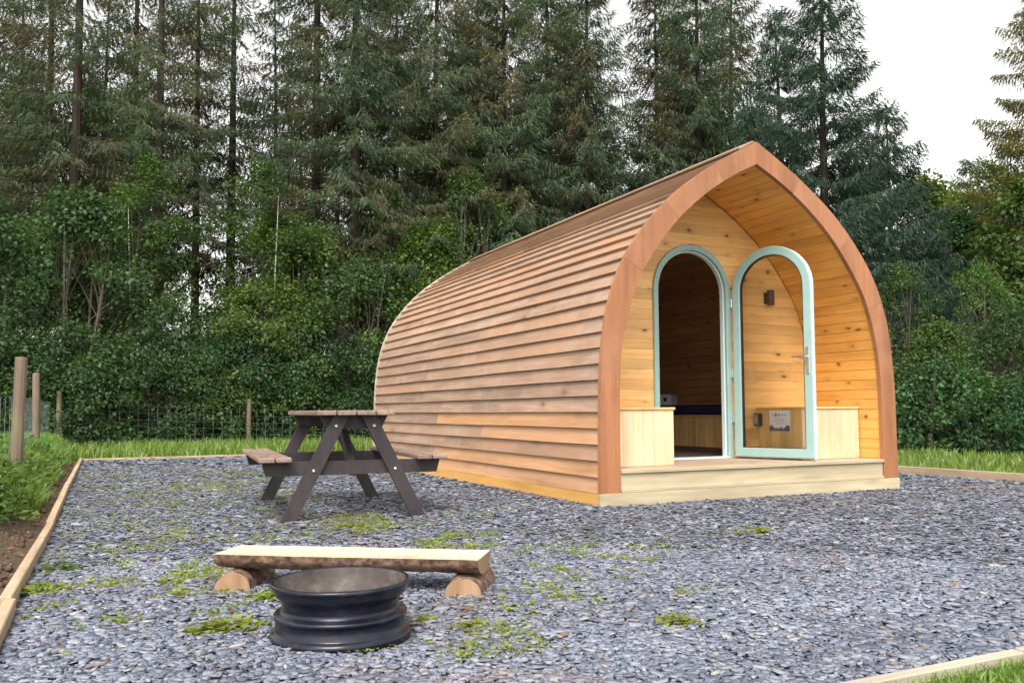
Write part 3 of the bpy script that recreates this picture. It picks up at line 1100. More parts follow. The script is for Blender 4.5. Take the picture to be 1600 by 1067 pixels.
# ------------------------------------------------------------------ picnic table
tb = empty('picnic_table', (-3.42, .91, 0), -.075)
tag(tb, 'dark brown A-frame picnic table with attached bench seats', 'picnic table')
TZ, SZ = .752, .440
FX, FY, SXO, SY, TX = .452, .735, .645, .83, .265
nt = 4
w = (2 * TX + .01) / nt
for i in range(nt):
    a = -TX + i * w
    box('top_plank', (a, -SY - random.uniform(0, .012), TZ - .034), (a + w - .010, SY + random.uniform(0, .012), TZ), 'table_top', tb, .006)
for sgn in (-1, 1):
    for i in range(2):
        a = SXO - .215 + i * .110
        x0, x1 = sorted((sgn * a, sgn * (a + .102)))
        box('seat_plank', (x0, -SY, SZ - .032), (x1, SY, SZ), 'table_top', tb, .006)
for sy in (-1, 1):
    # legs sit outside the cleat and bearer
    for sgn in (-1, 1):
        tx, fx, hwid = sgn * .095, sgn * FX, .052
        y0, y1 = sorted((sy * (FY + .002), sy * (FY + .040)))
        poly = [(fx - hwid, 0.0), (fx + hwid, 0.0), (tx + hwid, TZ - .035), (tx - hwid, TZ - .035)]
        # one leg of each pair sits proud of the cleat
        prism('leg', poly, 'y', y0, y1, 'table_frame', tb, .004)
        for zb_ in (.345, .645):
            xb = fx + (tx - fx) * zb_ / (TZ - .035)
            yb_ = sy * (FY + .041)
            vs, fs = tube_pts([(xb, yb_, zb_), (xb, yb_ + sy * .004, zb_), (xb, yb_ + sy * .008, zb_)], [.011, .011, .006], 8)
            mesh('bolt', vs, fs, 'bolt', tb)
    y0, y1 = sorted((sy * (FY - .040), sy * FY))
    prism('top_cleat', [(-.235, TZ - .035), (.235, TZ - .035), (.19, TZ - .125), (-.19, TZ - .125)], 'y', y0, y1, 'table_frame', tb, .003)
    prism('seat_bearer', [(-SXO + .03, SZ - .033), (SXO - .03, SZ - .033), (SXO - .055, SZ - .127), (-SXO + .055, SZ - .127)], 'y', y0, y1, 'table_frame', tb, .003)
for sy in (-1, 1):
    a = Vector((0, sy * (FY - .05), SZ - .11))
    b = Vector((0, sy * .16, TZ - .05))
    d = b - a
    mt = Matrix.Translation((a + b) / 2) @ Matrix.Rotation(math.atan2(d.z, d.y), 4, 'X')
    box('brace', (-.022, -d.length / 2, -.04), (.022, d.length / 2, .04), 'table_frame', tb, .003, mt)

# ------------------------------------------------------------------ split-log bench
lb = empty('log_bench', (-4.10, -2.08, 0), math.atan2(-.66, .95))
tag(lb, 'low bench of a split log lying on two half-log feet behind the fire ring', 'bench')


def log_piece(length, prof_w, prof_h, flat_top, seed, n=15, m=44):
    """half-round log along x. returns (bark verts/faces, flat verts/faces, end faces)"""
    rg = random.Random(seed)
    rows = []
    ph = [rg.uniform(0, 6) for _ in range(6)]
    for i in range(m):
        x = -length / 2 + length * i / (m - 1)
        row = []
        for k in range(n):
            th = math.pi * k / (n - 1)
            wob = 1 + .05 * math.sin(ph[0] + x * 7 + th * 2) + .035 * math.sin(ph[1] + x * 17 + th * 3) + rg.uniform(-.05, .05) + (.06 if math.sin(ph[3] + x * 23) * math.sin(ph[4] + th * 4) > .55 else 0)
            y = -math.cos(th) * prof_w / 2 * (1 + .03 * math.sin(ph[2] + x * 6) + .012 * math.sin(ph[5] + x * 31))
            zc = (math.sin(th) ** (.7 if flat_top else .85)) * prof_h * wob
            row.append((x, y, -zc if flat_top else zc))
        rows.append(row)
    vs = [p for r in rows for p in r]
    bark = [[i * n + k, i * n + k + 1, (i + 1) * n + k + 1, (i + 1) * n + k] for i in range(m - 1) for k in range(n - 1)]
    return vs, bark, rows


def build_log(parent, length, w, h, flat_top, mtx, seed, names):
    vs, bark, rows = log_piece(length, w, h, flat_top, seed)
    n = len(rows[0])
    o = mesh(names[0], vs, bark, 'bark', parent, smooth=True)
    o.data.transform(mtx)
    for er in (rows[0], rows[-1]):
        o = mesh('end_grain', list(er), [list(range(n))], 'end_grain', parent)
        o.data.transform(mtx)
    fl = [r[0] for r in rows] + [r[-1] for r in rows[::-1]]
    o = mesh(names[1], fl, [list(range(len(fl)))], 'sawn', parent)
    o.data.transform(mtx)


plank = empty('seat_log')
plank.parent = lb
build_log(plank, 1.13, .255, .068, True, Matrix.Translation((0, .02, .152)), 4, ('bark', 'sawn_top'))
for i, (x, yf, rz, sd_) in enumerate(((-.490, .045, 99, 8), (.500, .055, 92, 9))):
    ft = empty('log_foot')
    ft.parent = lb
    build_log(ft, .36, .150 if i == 0 else .150, .084, False, Matrix.Translation((x, yf, .002)) @ Matrix.Rotation(math.radians(rz), 4, 'Z'), sd_, ('bark', 'sawn_base'))

# ------------------------------------------------------------------ fire ring: an old wheel rim
rim = empty('fire_ring', (-4.325, -2.80, 0))
rim.scale = (.93, .93, .82)
tag(rim, 'black steel wheel rim used as a fire pit in front of the log bench', 'fire pit')


def lathe(name, prof, mat, parent, n=64):
    vs, fs = [], []
    m_ = len(prof)
    for k in range(n):
        th = 2 * math.pi * k / n
        for r, z_ in prof:
            vs.append((r * math.cos(th), r * math.sin(th), z_))
    for k in range(n):
        for i in range(m_ - 1):
            a = k * m_ + i
            b = ((k + 1) % n) * m_ + i
            fs.append([a, b, b + 1, a + 1])
    return mesh(name, vs, fs, mat, parent, smooth=True)


lathe('outer_wall', [(.205, .004), (.238, .004), (.245, .010), (.2465, .024), (.243, .036), (.232, .041), (.228, .046), (.226, .078), (.226, .092), (.232, .095),
                     (.233, .106), (.228, .112), (.214, .116), (.207, .122), (.205, .134), (.206, .150), (.211, .164), (.220, .176), (.229, .184), (.2335, .192), (.236, .212)], 'rim', rim)
lathe('lip', [(.236, .212), (.2435, .216), (.246, .224), (.243, .232), (.236, .234), (.230, .230)], 'rim', rim)
lathe('inner_wall', [(.230, .230), (.225, .214), (.216, .184), (.204, .164), (.190, .150), (.184, .140), (.184, .122), (.196, .112), (.200, .09), (.200, .01)], 'rim_in', rim)
gx = np.linspace(-1, 1, 25)
vs, fs = [], []
rr = random.Random(2)
for i in range(10):
    for k in range(28):
        r = .200 * i / 9
        th = 2 * math.pi * k / 28
        vs.append((r * math.cos(th), r * math.sin(th), .055 + .020 * (1 - i / 9) + rr.uniform(-.006, .006)))
for i in range(9):
    for k in range(28):
        fs.append([i * 28 + k, i * 28 + (k + 1) % 28, (i + 1) * 28 + (k + 1) % 28, (i + 1) * 28 + k])
mesh('ash', vs, fs, 'ash', rim)
vs, fs = tube_pts([(.196, -.04, .136), (.208, -.042, .139), (.216, -.044, .142)], [.006, .006, .004], 7)
mesh('valve', vs, fs, 'rim', rim)

# ------------------------------------------------------------------ wire fences
def fence(label, pts, top, wires, vstep, mat, r, post_r, post_h, ends=True, lean=None):
    f = empty('wire_fence', (pts[0][0], pts[0][1], float(terr(pts[0][0], pts[0][1]))))
    tag(f, label, 'fence', 'wire fences round the clearing')
    bx0, by0, bz0 = f.location
    rg = random.Random(len(label))
    for i, (x, y) in enumerate(pts):
        zg = float(terr(x, y))
        h = post_h[i] if isinstance(post_h, (list, tuple)) else post_h + rg.uniform(-.05, .05)
        lx, ly = rg.uniform(-.03, .03), rg.uniform(-.03, .03)
        if not h:
            continue
        n = 9
        pp = [(x - bx0 + lx * t, y - by0 + ly * t, zg - bz0 - .15 + (h + .15) * t) for t in (0, .25, .5, .75, .985, 1)]
        vs, fs = tube_pts(pp, [post_r * q for q in (1.05, 1.02, 1, .99, .97, .88)], n)
        mesh('post', vs, fs, 'post', f)
    for i in range(len(pts) - 1):
        (x0, y0), (x1, y1) = pts[i], pts[i + 1]
        L = math.hypot(x1 - x0, y1 - y0)
        z0, z1 = float(terr(x0, y0)) - bz0, float(terr(x1, y1)) - bz0
        nx, ny = -(y1 - y0) / L * (post_r + r), (x1 - x0) / L * (post_r + r)
        V, F = [], []
        def seg(a, b):
            a, b = Vector(a), Vector(b)
            d = (b - a).normalized()
            u = d.orthogonal().normalized() * r
            w_ = d.cross(u)
            o = len(V)
            for p in (a, b):
                V.extend([p + u, p - u * .5 + w_ * .87, p - u * .5 - w_ * .87])
            F.extend([[o, o + 1, o + 4, o + 3], [o + 1, o + 2, o + 5, o + 4], [o + 2, o, o + 3, o + 5]])
        def P(t, h):
            sag = -.02 * math.sin(math.pi * t)
            return (x0 - bx0 + (x1 - x0) * t + nx, y0 - by0 + (y1 - y0) * t + ny, z0 + (z1 - z0) * t + h + sag)
        K = max(4, int(L / .5))
        for h in wires:
            for k_ in range(K):
                seg(P(k_ / K, h), P((k_ + 1) / K, h))
        nv = int(L / vstep)
        for k_ in range(nv + 1):
            t = min(1, k_ / nv)
            tt = [min(1, max(0, t + rg.uniform(-.004, .004))) for _ in wires]
            for a in range(len(wires) - 1):
                seg(P(tt[a], wires[a]), P(tt[a + 1], wires[a + 1]))
        mesh('netting', V, F, mat, f)
    return f


W8 = [.06, .16, .27, .39, .52, .66, .80]
fence('weathered post and wire fence beside the tall grass on the left', [(-5.95, -1.6), (-5.72, 2.9), (-5.90, 8.4), (-5.90, 12.7)], .9, [.10, .22, .35, .48, .62, .76], .24, 'wire', .0017, .050, [1.1, 1.10, 1.10, 0])
fence('low wire netting fence along the foot of the wood behind the picnic table', [(-5.80, 12.75), (-2.3, 12.8), (1.2, 12.8), (4.9, 12.85), (8.6, 12.9)], .8, W8, .17, 'wire_dark', .0032, .047, 1.02)
fence('low wire fence below the bushes to the right of the cabin', [(8.75, 12.6), (8.9, 9.0), (8.9, 7.0), (8.95, 5.4), (9.5, 4.6), (10.3, 3.2), (11.3, 1.6)], .8, W8, .17, 'wire_dark', .0032, .045, 1.02)


# ------------------------------------------------------------------ grass, weeds, moss, leaf litter
def blades(name, label, P, h, w, mat, lean=.35, seed=1, cat='grass'):
    """P (n,3) roots; each blade: two segments, tapering"""
    rng = np.random.default_rng(seed)
    n = len(P)
    H = h * rng.uniform(.55, 1.25, n)[:, None]
    a = rng.uniform(0, 2 * np.pi, n)
    side = np.stack([np.cos(a), np.sin(a), np.zeros(n)], 1) * (w * rng.uniform(.6, 1.3, n))[:, None]
    b = rng.uniform(0, 2 * np.pi, n)
    dr = np.stack([np.cos(b), np.sin(b), np.zeros(n)], 1) * (np.abs(rng.normal(0, lean, n)))[:, None]
    up = np.array([0, 0, 1.0])[None]
    m1 = P + (up * .55 + dr * .35) * H
    tip = P + (up * (1 - .25 * np.linalg.norm(dr, axis=1, keepdims=True)) + dr * 1.1) * H
    V = np.stack([P - side, P + side, m1 + side * .8, m1 - side * .8, tip], 1).reshape(-1, 3)
    o5 = (np.arange(n) * 5)[:, None]
    quads = o5 + np.array([[0, 1, 2, 3]])
    tris = o5 + np.array([[3, 2, 4]])
    me = bpy.data.meshes.new(name)
    me.vertices.add(len(V))
    me.vertices.foreach_set('co', V.astype(np.float32).ravel())
    idx = np.concatenate([quads.ravel(), tris.ravel()]).astype(np.int32)
    st = np.concatenate([np.arange(0, quads.size, 4), quads.size + np.arange(0, tris.size, 3)]).astype(np.int32)
    me.loops.add(len(idx))
    me.loops.foreach_set('vertex_index', idx)
    me.polygons.add(len(st))
    me.polygons.foreach_set('loop_start', st)
    me.update(calc_edges=True)
    return tag(link_mesh(name, me, mat), label, cat, kind='stuff')


def scatter(n, x0, x1, y0, y1, rng, f=None, clump=0.0):
    x = rng.uniform(x0, x1, n)
    y = rng.uniform(y0, y1, n)
    if clump:
        c = np.sin(x * 3.1 + 2 * np.sin(y * 1.7)) * np.sin(y * 2.7 + 1.5 * np.sin(x * 2.1)) + .5 * np.sin(x * 9 + y * 5) * np.sin(y * 8 - x * 4)
        k = rng.random(n) < np.clip(.5 + clump * c, .05, 1)
        x, y = x[k], y[k]
    if f is not None:
        k = f(x, y)
        x, y = x[k], y[k]
    return np.stack([x, y, terr(x, y) - .01], 1)


rg_ = np.random.default_rng(21)
P1 = scatter(70000, -7.4, -5.46, -.6, 5.0, rg_, lambda x, y: rg_.random(len(x)) < sstep(-x - .10 * np.sin(y * 2.3) - .25 * (1 - sstep(y, .2, 1.6)), 5.48, 5.66), .45)
blades('grass', 'tall tufted grass on the bank left of the soil strip', P1, .20, .0075, 'grass', .6, 2)
P2 = scatter(40000, -8.0, -5.46, 5.0, 13.2, rg_, lambda x, y: rg_.random(len(x)) < sstep(-x - .1 * np.sin(y * 2.1), 5.45, 5.62), .4)
blades('grass', 'green grass along the far part of the left fence', P2, .20, .009, 'grass', .4, 3)
P3 = scatter(34000, -5.6, 8.6, 9.45, 13.4, rg_, lambda x, y: ~((np.abs(x) < 1.7) & (y < 6.1)), .35)
blades('grass', 'strip of bright grass beyond the far timber edging', P3, .24, .011, 'grass', .4, 4)
P4 = scatter(38000, 3.28, 9.4, -3.0, 10.0, rg_, None, .25)
blades('grass', 'mown grass strip to the right of the cabin', P4, .14, .010, 'grass', .4, 5)
P5 = scatter(60000, -3.9, .9, -4.7, -4.02, rg_, None, .3)
blades('grass', 'short lawn in the bottom right corner', P5, .045, .0030, 'grass', .6, 6)
# leafy nettles and docks mixed into the left bank
def leaf_scatter(name, label, C, rad, per, size, mat, seed, cat, flat=.6, hz=.05, parent=None, kind='stuff'):
    rng = np.random.default_rng(seed)
    n = len(C) * per
    c = np.repeat(C, per, 0)
    r_ = np.repeat(rad, per)
    a = rng.uniform(0, 2 * np.pi, n)
    q = np.sqrt(rng.random(n)) * r_
    P = c + np.stack([np.cos(a) * q, np.sin(a) * q, rng.random(n) * hz * (1.15 - q / r_)], 1)
    d = rand_unit(n, rng)
    d[:, 2] = np.abs(d[:, 2]) * (1 - flat)
    d /= np.linalg.norm(d, axis=1, keepdims=True)
    L = size * rng.uniform(.6, 1.4, n)[:, None]
    B = np.cross(d, rand_unit(n, rng) * .5 + np.array([0, 0, 1.0]))
    B /= np.linalg.norm(B, axis=1, keepdims=True) + 1e-6
    V, F = diamonds(P, d * L, B * L * .32, np.array([0, 0, 1.0]) * L * .15)
    o = np_mesh(name, V, F, mat, parent)
    return tag(o, label, cat, kind=kind) if label else o


def on_ground(px, py):
    """ground point under picture pixel (1600x1067)"""
    v = FWD + RIGHT * ((px - 800) / 1327.6) - UP * ((py - 533 - 32.9) / 1327.6)
    t = -CAM.z / v.z
    p = CAM + v * t
    return p.x, p.y


bank = scatter(700, -7.0, -5.58, .5, 7.5, rg_)
leaf_scatter('nettles', 'leafy nettles and docks among the grass on the left bank', bank + np.array([0, 0, .05]), np.full(len(bank), .16), 26, .060, 'leaf_bright', 31, 'weeds', .45, .20)

# moss and seedlings spreading over the slate
patches = [(240, 920, .17), (275, 900, .14), (180, 905, .12), (225, 925, .13), (240, 970, .11), (205, 975, .08), (180, 845, .22), (250, 830, .25), (300, 850, .2), (330, 940, .06),
           (250, 770, .35), (215, 760, .3), (300, 785, .3), (285, 745, .45), (230, 735, .4), (350, 800, .25), (120, 880, .12), (85, 905, .1), (150, 940, .08),
           (610, 805, .20), (640, 812, .16), (560, 828, .13), (700, 856, .15), (740, 850, .14), (680, 845, .12), (820, 940, .08), (850, 935, .08), (790, 945, .06), (930, 885, .12), (905, 900, .1),
           (880, 870, .12), (960, 860, .1), (1185, 833, .08), (1060, 960, .04), (760, 990, .05), (720, 1005, .05), (770, 1020, .05), (690, 1000, .04), (990, 935, .05), (1045, 930, .05)]
rng = np.random.default_rng(77)


def vnoise(x, y, f, seed):
    g = np.random.default_rng(seed).random((64, 64))
    u, v = (x * f) % 63, (y * f) % 63
    i, j = u.astype(int), v.astype(int)
    a, b = u - i, v - j
    a, b = a * a * (3 - 2 * a), b * b * (3 - 2 * b)
    i2, j2 = (i + 1) % 64, (j + 1) % 64
    return (g[i, j] * (1 - a) + g[i2, j] * a) * (1 - b) + (g[i, j2] * (1 - a) + g[i2, j2] * a) * b


mx_, my_, mw_ = [], [], []
for px, py, r in patches:
    x, y = on_ground(px, py)
    k = min(2000, int(80000 * r * r) + 150)
    mx_.append(x + rng.normal(0, r * 2.1, k))
    my_.append(y + rng.normal(0, r * 1.2, k))
bx_, by_ = rng.uniform(-5.25, -3.3, 30000), rng.uniform(-2.6, 7.0, 30000)
keep = vnoise(bx_ + 7, by_ + 9, 1.1, 3) > .60
mx_ = np.concatenate(mx_ + [bx_[keep]])
my_ = np.concatenate(my_ + [by_[keep]])
dens = .6 * vnoise(mx_ + 9, my_ + 9, 5.5, 1) + .4 * vnoise(mx_ + 9, my_ + 9, 19, 2)
keep = (dens > .520) & (mx_ > YX0 + .05) & (my_ > YY0 + .1) & ~((np.abs(mx_) < 1.62) & (my_ > -.05)) & ((mx_ + 4.325) ** 2 + (my_ + 2.80) ** 2 > .24 ** 2)
Cm = np.stack([mx_, my_, np.full(len(mx_), .010)], 1)[keep]
far = np.clip(np.linalg.norm(Cm[:, :2] - np.array([CAM.x, CAM.y]), axis=1) / 4.0, .8, 2.2)
Rm = rng.uniform(.006, .020, len(Cm)) * far
print('moss', len(Cm))
leaf_scatter('moss', 'thin yellow green moss spread in patches over the slate', Cm, Rm, 4, .0085, 'moss', 41, 'moss', .7, .008)
sel = rng.random(len(Cm)) < .03
leaf_scatter('seedlings', 'scattered small green seedlings coming up through the slate', Cm[sel] + np.array([0, 0, .004]), Rm[sel] * 1.8, 8, .017, 'weed', 43, 'weeds', .5, .026)

weeds = [(365, 985, .085, 'low bright green weed on the slate left of the fire pit'), (418, 937, .060, 'small lime weed between the left log foot and the fire pit'),
         (662, 974, .040, 'little weed on the slate just right of the fire pit'), (1062, 978, .055, 'lone low weed with reddish leaves nearby on the open slate at the front'),
         (735, 982, .045, 'pale weed on the slate in front of the right log foot'), (550, 824, .075, 'green weed tuft in front of the near legs of the picnic table'),
         (95, 893, .070, 'green weed against the left timber edging'), (60, 925, .085, 'grassy weed tuft at the bend of the left timber edging'), (560, 1018, .04, 'small weed at the foot of the fire pit'),
         (325, 990, .055, 'flat weed at the left end of the weed patch before the bench'), (1188, 833, .05, 'tiny weed on the open slate before the cabin step')]
for i, (px, py, r, lab) in enumerate(weeds):
    x, y = on_ground(px, py)
    o = leaf_scatter('weed', None, np.array([[0, 0, .006]]), np.array([r]), int(150 * r / .06), .026, 'weed' if i != 6 else 'leaf', 60 + i, 'weed', .35, .055 if r > .05 else .035, kind=None)
    o.location = (x, y, 0)
    o.scale = (1.35, 1.0, .7)
    tag(o, lab, 'weed', 'weeds growing through the slate')

# fallen leaves on the soil strip and slate edge
n = 900
lx = rng.uniform(-5.85, -5.38, n)
ly = rng.uniform(-3.5, 9, n)
lx[:160] = rng.uniform(-5.30, -3.6, 160)
lx[160:200] = rng.uniform(-2.6, 1.5, 40)
ly[160:200] = rng.uniform(-3.5, -.4, 40)
P = np.stack([lx, ly, np.maximum(terr(lx, ly), 0) + .012], 1)
P[:200, 2] = .022
d = rand_unit(n, rng)
d[:, 2] *= .25
B = np.cross(d, np.array([0, 0, 1.0]) + .4 * rand_unit(n, rng))
V, F = diamonds(P, d * rng.uniform(.02, .05, n)[:, None], B * .013)
tag(np_mesh('leaf_litter', V, F, 'litter'), 'brown fallen leaves on the soil strip and slate', 'leaves', kind='stuff')
# clods along the soil strip
n = 1500
cx_, cy_ = rng.uniform(-5.80, -5.38, n), rng.uniform(-4, 9, n)
ico = np.array([(1, 0, 0), (-1, 0, 0), (0, 1, 0), (0, -1, 0), (0, 0, 1), (0, 0, -1)], float)
tri = np.array([(0, 2, 4), (2, 1, 4), (1, 3, 4), (3, 0, 4), (2, 0, 5), (1, 2, 5), (3, 1, 5), (0, 3, 5)])
V = (ico[None] * rng.uniform(.008, .028, (n, 6, 1)) + np.stack([cx_, cy_, terr(cx_, cy_) + .004], 1)[:, None]).reshape(-1, 3)
F = (tri[None] + (np.arange(n) * 6)[:, None, None]).reshape(-1, 3)
M['clod'] = plain('soil_clods', (0.10, 0.066, 0.044), 0.95, noise=0.4, scale=40)
tag(np_mesh('soil_clods', V, F, 'clod', corner=3), 'loose brown soil clods in the strip beside the left edging', 'soil', kind='stuff')


# ------------------------------------------------------------------ trees
QF = (.02, .10, .19, .28, .37, .46, .55, .64, .73, .82, .92)


def spruce_meshes(seed, H, base, R, dens=1.0, trunk_r=.16, dead=True, top_pow=.75, skirt=0.0, sparse=.08):
    rg = random.Random(seed)
    rng = np.random.default_rng(seed)
    # trunk
    bend = (rg.uniform(-.15, .15), rg.uniform(-.15, .15))
    def tx(z):
        t = z / H
        return bend[0] * math.sin(t * 3), bend[1] * math.sin(t * 2.5)
    pts = [(*tx(H * t), H * t - (.3 if t == 0 else 0)) for t in (0, .03, .1, .2, .35, .5, .65, .8, .92, 1)]
    rad = [trunk_r * q for q in (1.35, 1.1, 1, .93, .8, .66, .5, .32, .16, .04)]
    tv, tf = tube_pts(pts, rad, 9)
    tv = [tuple(v) for v in tv]
    def stick(a, b, r):
        o = len(tv)
        a, b = Vector(a), Vector(b)
        d = (b - a).normalized()
        u = d.orthogonal().normalized()
        w_ = d.cross(u)
        for p, rr_ in ((a, r), (b, r * .35)):
            for th in (0, 2.09, 4.19):
                tv.append(tuple(p + (u * math.cos(th) + w_ * math.sin(th)) * rr_))
        tf.extend([[o, o + 1, o + 4, o + 3], [o + 1, o + 2, o + 5, o + 4], [o + 2, o, o + 3, o + 5]])
    if dead:
        z = .8
        while z < base + 1.5:
            for _ in range(rg.randint(1, 2)):
                a = rg.uniform(0, 6.28)
                L = rg.uniform(.5, 1.7)
                x0, y0 = tx(z)
                e = (x0 + math.cos(a) * L, y0 + math.sin(a) * L, z + L * rg.uniform(-.35, .05))
                stick((x0, y0, z), e, .014)
                for _k in range(3):
                    f = rg.uniform(.35, .95)
                    m_ = (x0 + math.cos(a) * L * f, y0 + math.sin(a) * L * f, z + (e[2] - z) * f)
                    a2 = a + rg.choice((-1, 1)) * rg.uniform(.5, 1.1)
                    l2 = L * .35 * rg.uniform(.5, 1)
                    stick(m_, (m_[0] + math.cos(a2) * l2, m_[1] + math.sin(a2) * l2, m_[2] - l2 * .2), .006)
            z += rg.uniform(.25, .5)
    # crown
    PP, AA, BB = [], [], []
    z = base
    up = np.array([0, 0, 1.0])
    while z < H - .15:
        t = (z - base) / (H - base)
        Lm = R * (1 - t) ** top_pow * (1 if t > .12 or skirt else .75 + 2 * t) + .15
        nb = int(round(rg.uniform(4.6, 7.4)))
        a0 = rg.uniform(0, 6.28)
        for b in range(nb):
            a = a0 + b * 6.283 / nb + rg.uniform(-.3, .3)
            L = Lm * rg.uniform(.55, 1.12)
            if rg.random() < sparse:
                continue
            el = (-.25 + .75 * t) + rg.uniform(-.25, .25)
            x0, y0 = tx(z)
            zb_ = z + rg.uniform(-.12, .12)
            hd = np.array([math.cos(a), math.sin(a), 0])
            sd2 = np.array([-math.sin(a), math.cos(a), 0])
            ns = max(4, int(L / (.105 / dens)))
            s = np.linspace(.12, 1, ns)
            droop = .16 * (1 - t) * L
            cz = zb_ + math.sin(el) * L * s - droop * np.sin(s * np.pi * .8) * s + .05 * L * s ** 3
            cpt = np.array([x0, y0, 0]) + hd[None] * (math.cos(el) * L * s)[:, None] + up[None] * cz[:, None]
            stick((x0, y0, zb_), tuple(cpt[-1]), .007 + .006 * (1 - t))
            # laterals
            for sgn in (-1, 1):
                ll = (.10 + .36 * L * (1 - s) ** .8 * np.minimum(1, s * 3.2)) * rng.uniform(.6, 1.2, ns)
                for qf in QF:
                    org = cpt + (sd2[None] * sgn * .8 + hd[None] * .6) * (ll * qf)[:, None] - up[None] * (ll * qf * rng.uniform(.15, 1.0, ns))[:, None]
                    keep = (ll * qf > .06) | (qf < .1)
                    org = org[keep]
                    k_ = len(org)
                    if not k_:
                        continue
                    dvec = sd2[None] * sgn * rng.uniform(.25, .9, k_)[:, None] + hd[None] * rng.uniform(.1, .9, k_)[:, None] - up[None] * rng.uniform(0, 1.7, k_)[:, None]
                    dvec /= np.linalg.norm(dvec, axis=1, keepdims=True)
                    le = rng.uniform(.11, .24, k_)[:, None]
                    PP.append(org)
                    AA.append(dvec * le)
                    wv = np.cross(dvec, rand_unit(k_, rng))
                    wv /= np.linalg.norm(wv, axis=1, keepdims=True) + 1e-6
                    BB.append(wv * rng.uniform(.009, .019, k_)[:, None])
            tipd = hd * .8 + up * .15
            PP.append(cpt[-1:])
            AA.append((tipd * .2)[None])
            BB.append((sd2 * .025)[None])
        z += rg.uniform(.20, .46)
    P_, A_, B_ = np.concatenate(PP), np.concatenate(AA), np.concatenate(BB)
    V = np.stack([P_ - B_, P_ + B_, P_ + A_], 1).reshape(-1, 3)
    F = np.arange(len(V)).reshape(-1, 3)
    cm = np_mesh('crown', V, F, None, corner=3)
    tm = bpy.data.meshes.new('trunk')
    tm.from_pydata(tv, [], tf)
    print('spruce', seed, len(F), len(tf))
    return tm, cm


def broad_meshes(seed, H, R, clumps=60, per=130, leaf=.085, stems=4, low=.12, trunk_r=.035, spread=1.0, leaf_w=.36, twig=.010):
    rg = random.Random(seed)
    rng = np.random.default_rng(seed)
    tv, tf = [], []
    C = []
    for _ in range(clumps):
        # a ragged egg-shaped volume, more clumps toward its surface
        a = rg.uniform(0, 6.283)
        t = rg.random()
        zc = H * (low + (1 - low) * t)
        prof = math.sin(math.pi * min(1, (.18 + .82 * t) ** .8)) ** .7
        rr_ = R * (prof * (.35 + .65 * math.sqrt(rg.random()))) * (1 + .25 * math.sin(3 * a + seed)) * spread
        C.append((math.cos(a) * rr_, math.sin(a) * rr_, zc, rg.uniform(.22, .48) * (R / 1.6) ** .5))
    C = np.array(C)
    for s in range(stems):
        a = 6.283 * s / stems + rg.uniform(-.5, .5)
        top = Vector((math.cos(a) * R * .35, math.sin(a) * R * .35, H * rg.uniform(.72, .95)))
        b0 = Vector((math.cos(a) * .12, math.sin(a) * .12, -.25))
        md = b0.lerp(top, .5) + Vector((rg.uniform(-.2, .2), rg.uniform(-.2, .2), .2))
        v, f = tube_pts([b0, b0.lerp(md, .5), md, md.lerp(top, .5), top], [trunk_r * 1.2, trunk_r, trunk_r * .75, trunk_r * .5, trunk_r * .15], 6)
        o = len(tv)
        tv += [tuple(p) for p in v]
        tf += [[i + o for i in q] for q in f]
        for c in (C[s::stems] if twig > .004 else []):
            fz = max(.1, min(.9, (c[2] / H) * .75))
            st = b0.lerp(top, fz)
            e = Vector(c[:3])
            v, f = tube_pts([st, st.lerp(e, .5) + Vector((0, 0, .08)), e], [min(twig, trunk_r * .35), min(twig * .7, trunk_r * .22), .002], 4, cap=False)
            o = len(tv)
            tv += [tuple(p) for p in v]
            tf += [[i + o for i in q] for q in f]
    n = clumps * per
    cc = np.repeat(C, per, 0)
    u = rand_unit(n, rng)
    rr_ = cc[:, 3] * rng.random(n) ** .45
    P = cc[:, :3] + u * rr_[:, None] * np.array([1.15, 1.15, .75])
    d = u + rand_unit(n, rng) * .9 - np.array([0, 0, .25])
    d /= np.linalg.norm(d, axis=1, keepdims=True)
    nrm = np.array([0, 0, 1.0]) + rand_unit(n, rng) * .75 + u * .35
    B = np.cross(d, nrm)
    B /= np.linalg.norm(B, axis=1, keepdims=True) + 1e-6
    L = leaf * rng.uniform(.6, 1.35, n)[:, None]
    V, F = diamonds(P, d * L, B * L * leaf_w, nrm / np.linalg.norm(nrm, axis=1, keepdims=True) * L * .12)
    cm = np_mesh('crown', V, F, None)
    tm = bpy.data.meshes.new('trunk')
    tm.from_pydata(tv, [], tf)
    return tm, cm


def plant(name, protos, mats, x, y, s, rz, label, cat, group, sz=1.0, z=None):
    tm, cm = protos
    key = (cm.name, mats)
    t = empty(name, (x, y, float(terr(x, y)) if z is None else z), rz)
    t.scale = (s, s, s * sz)
    for nm, me, mt in (('trunk', tm, mats[0]), ('crown', cm, mats[1])):
        o = bpy.data.objects.new(nm, me)
        COL.objects.link(o)
        o.parent = t
        if not me.materials:
            me.materials.append(None)
        o.material_slots[0].link = 'OBJECT'
        o.material_slots[0].material = M[mt]
    tag(t, label, cat, group)
    return t


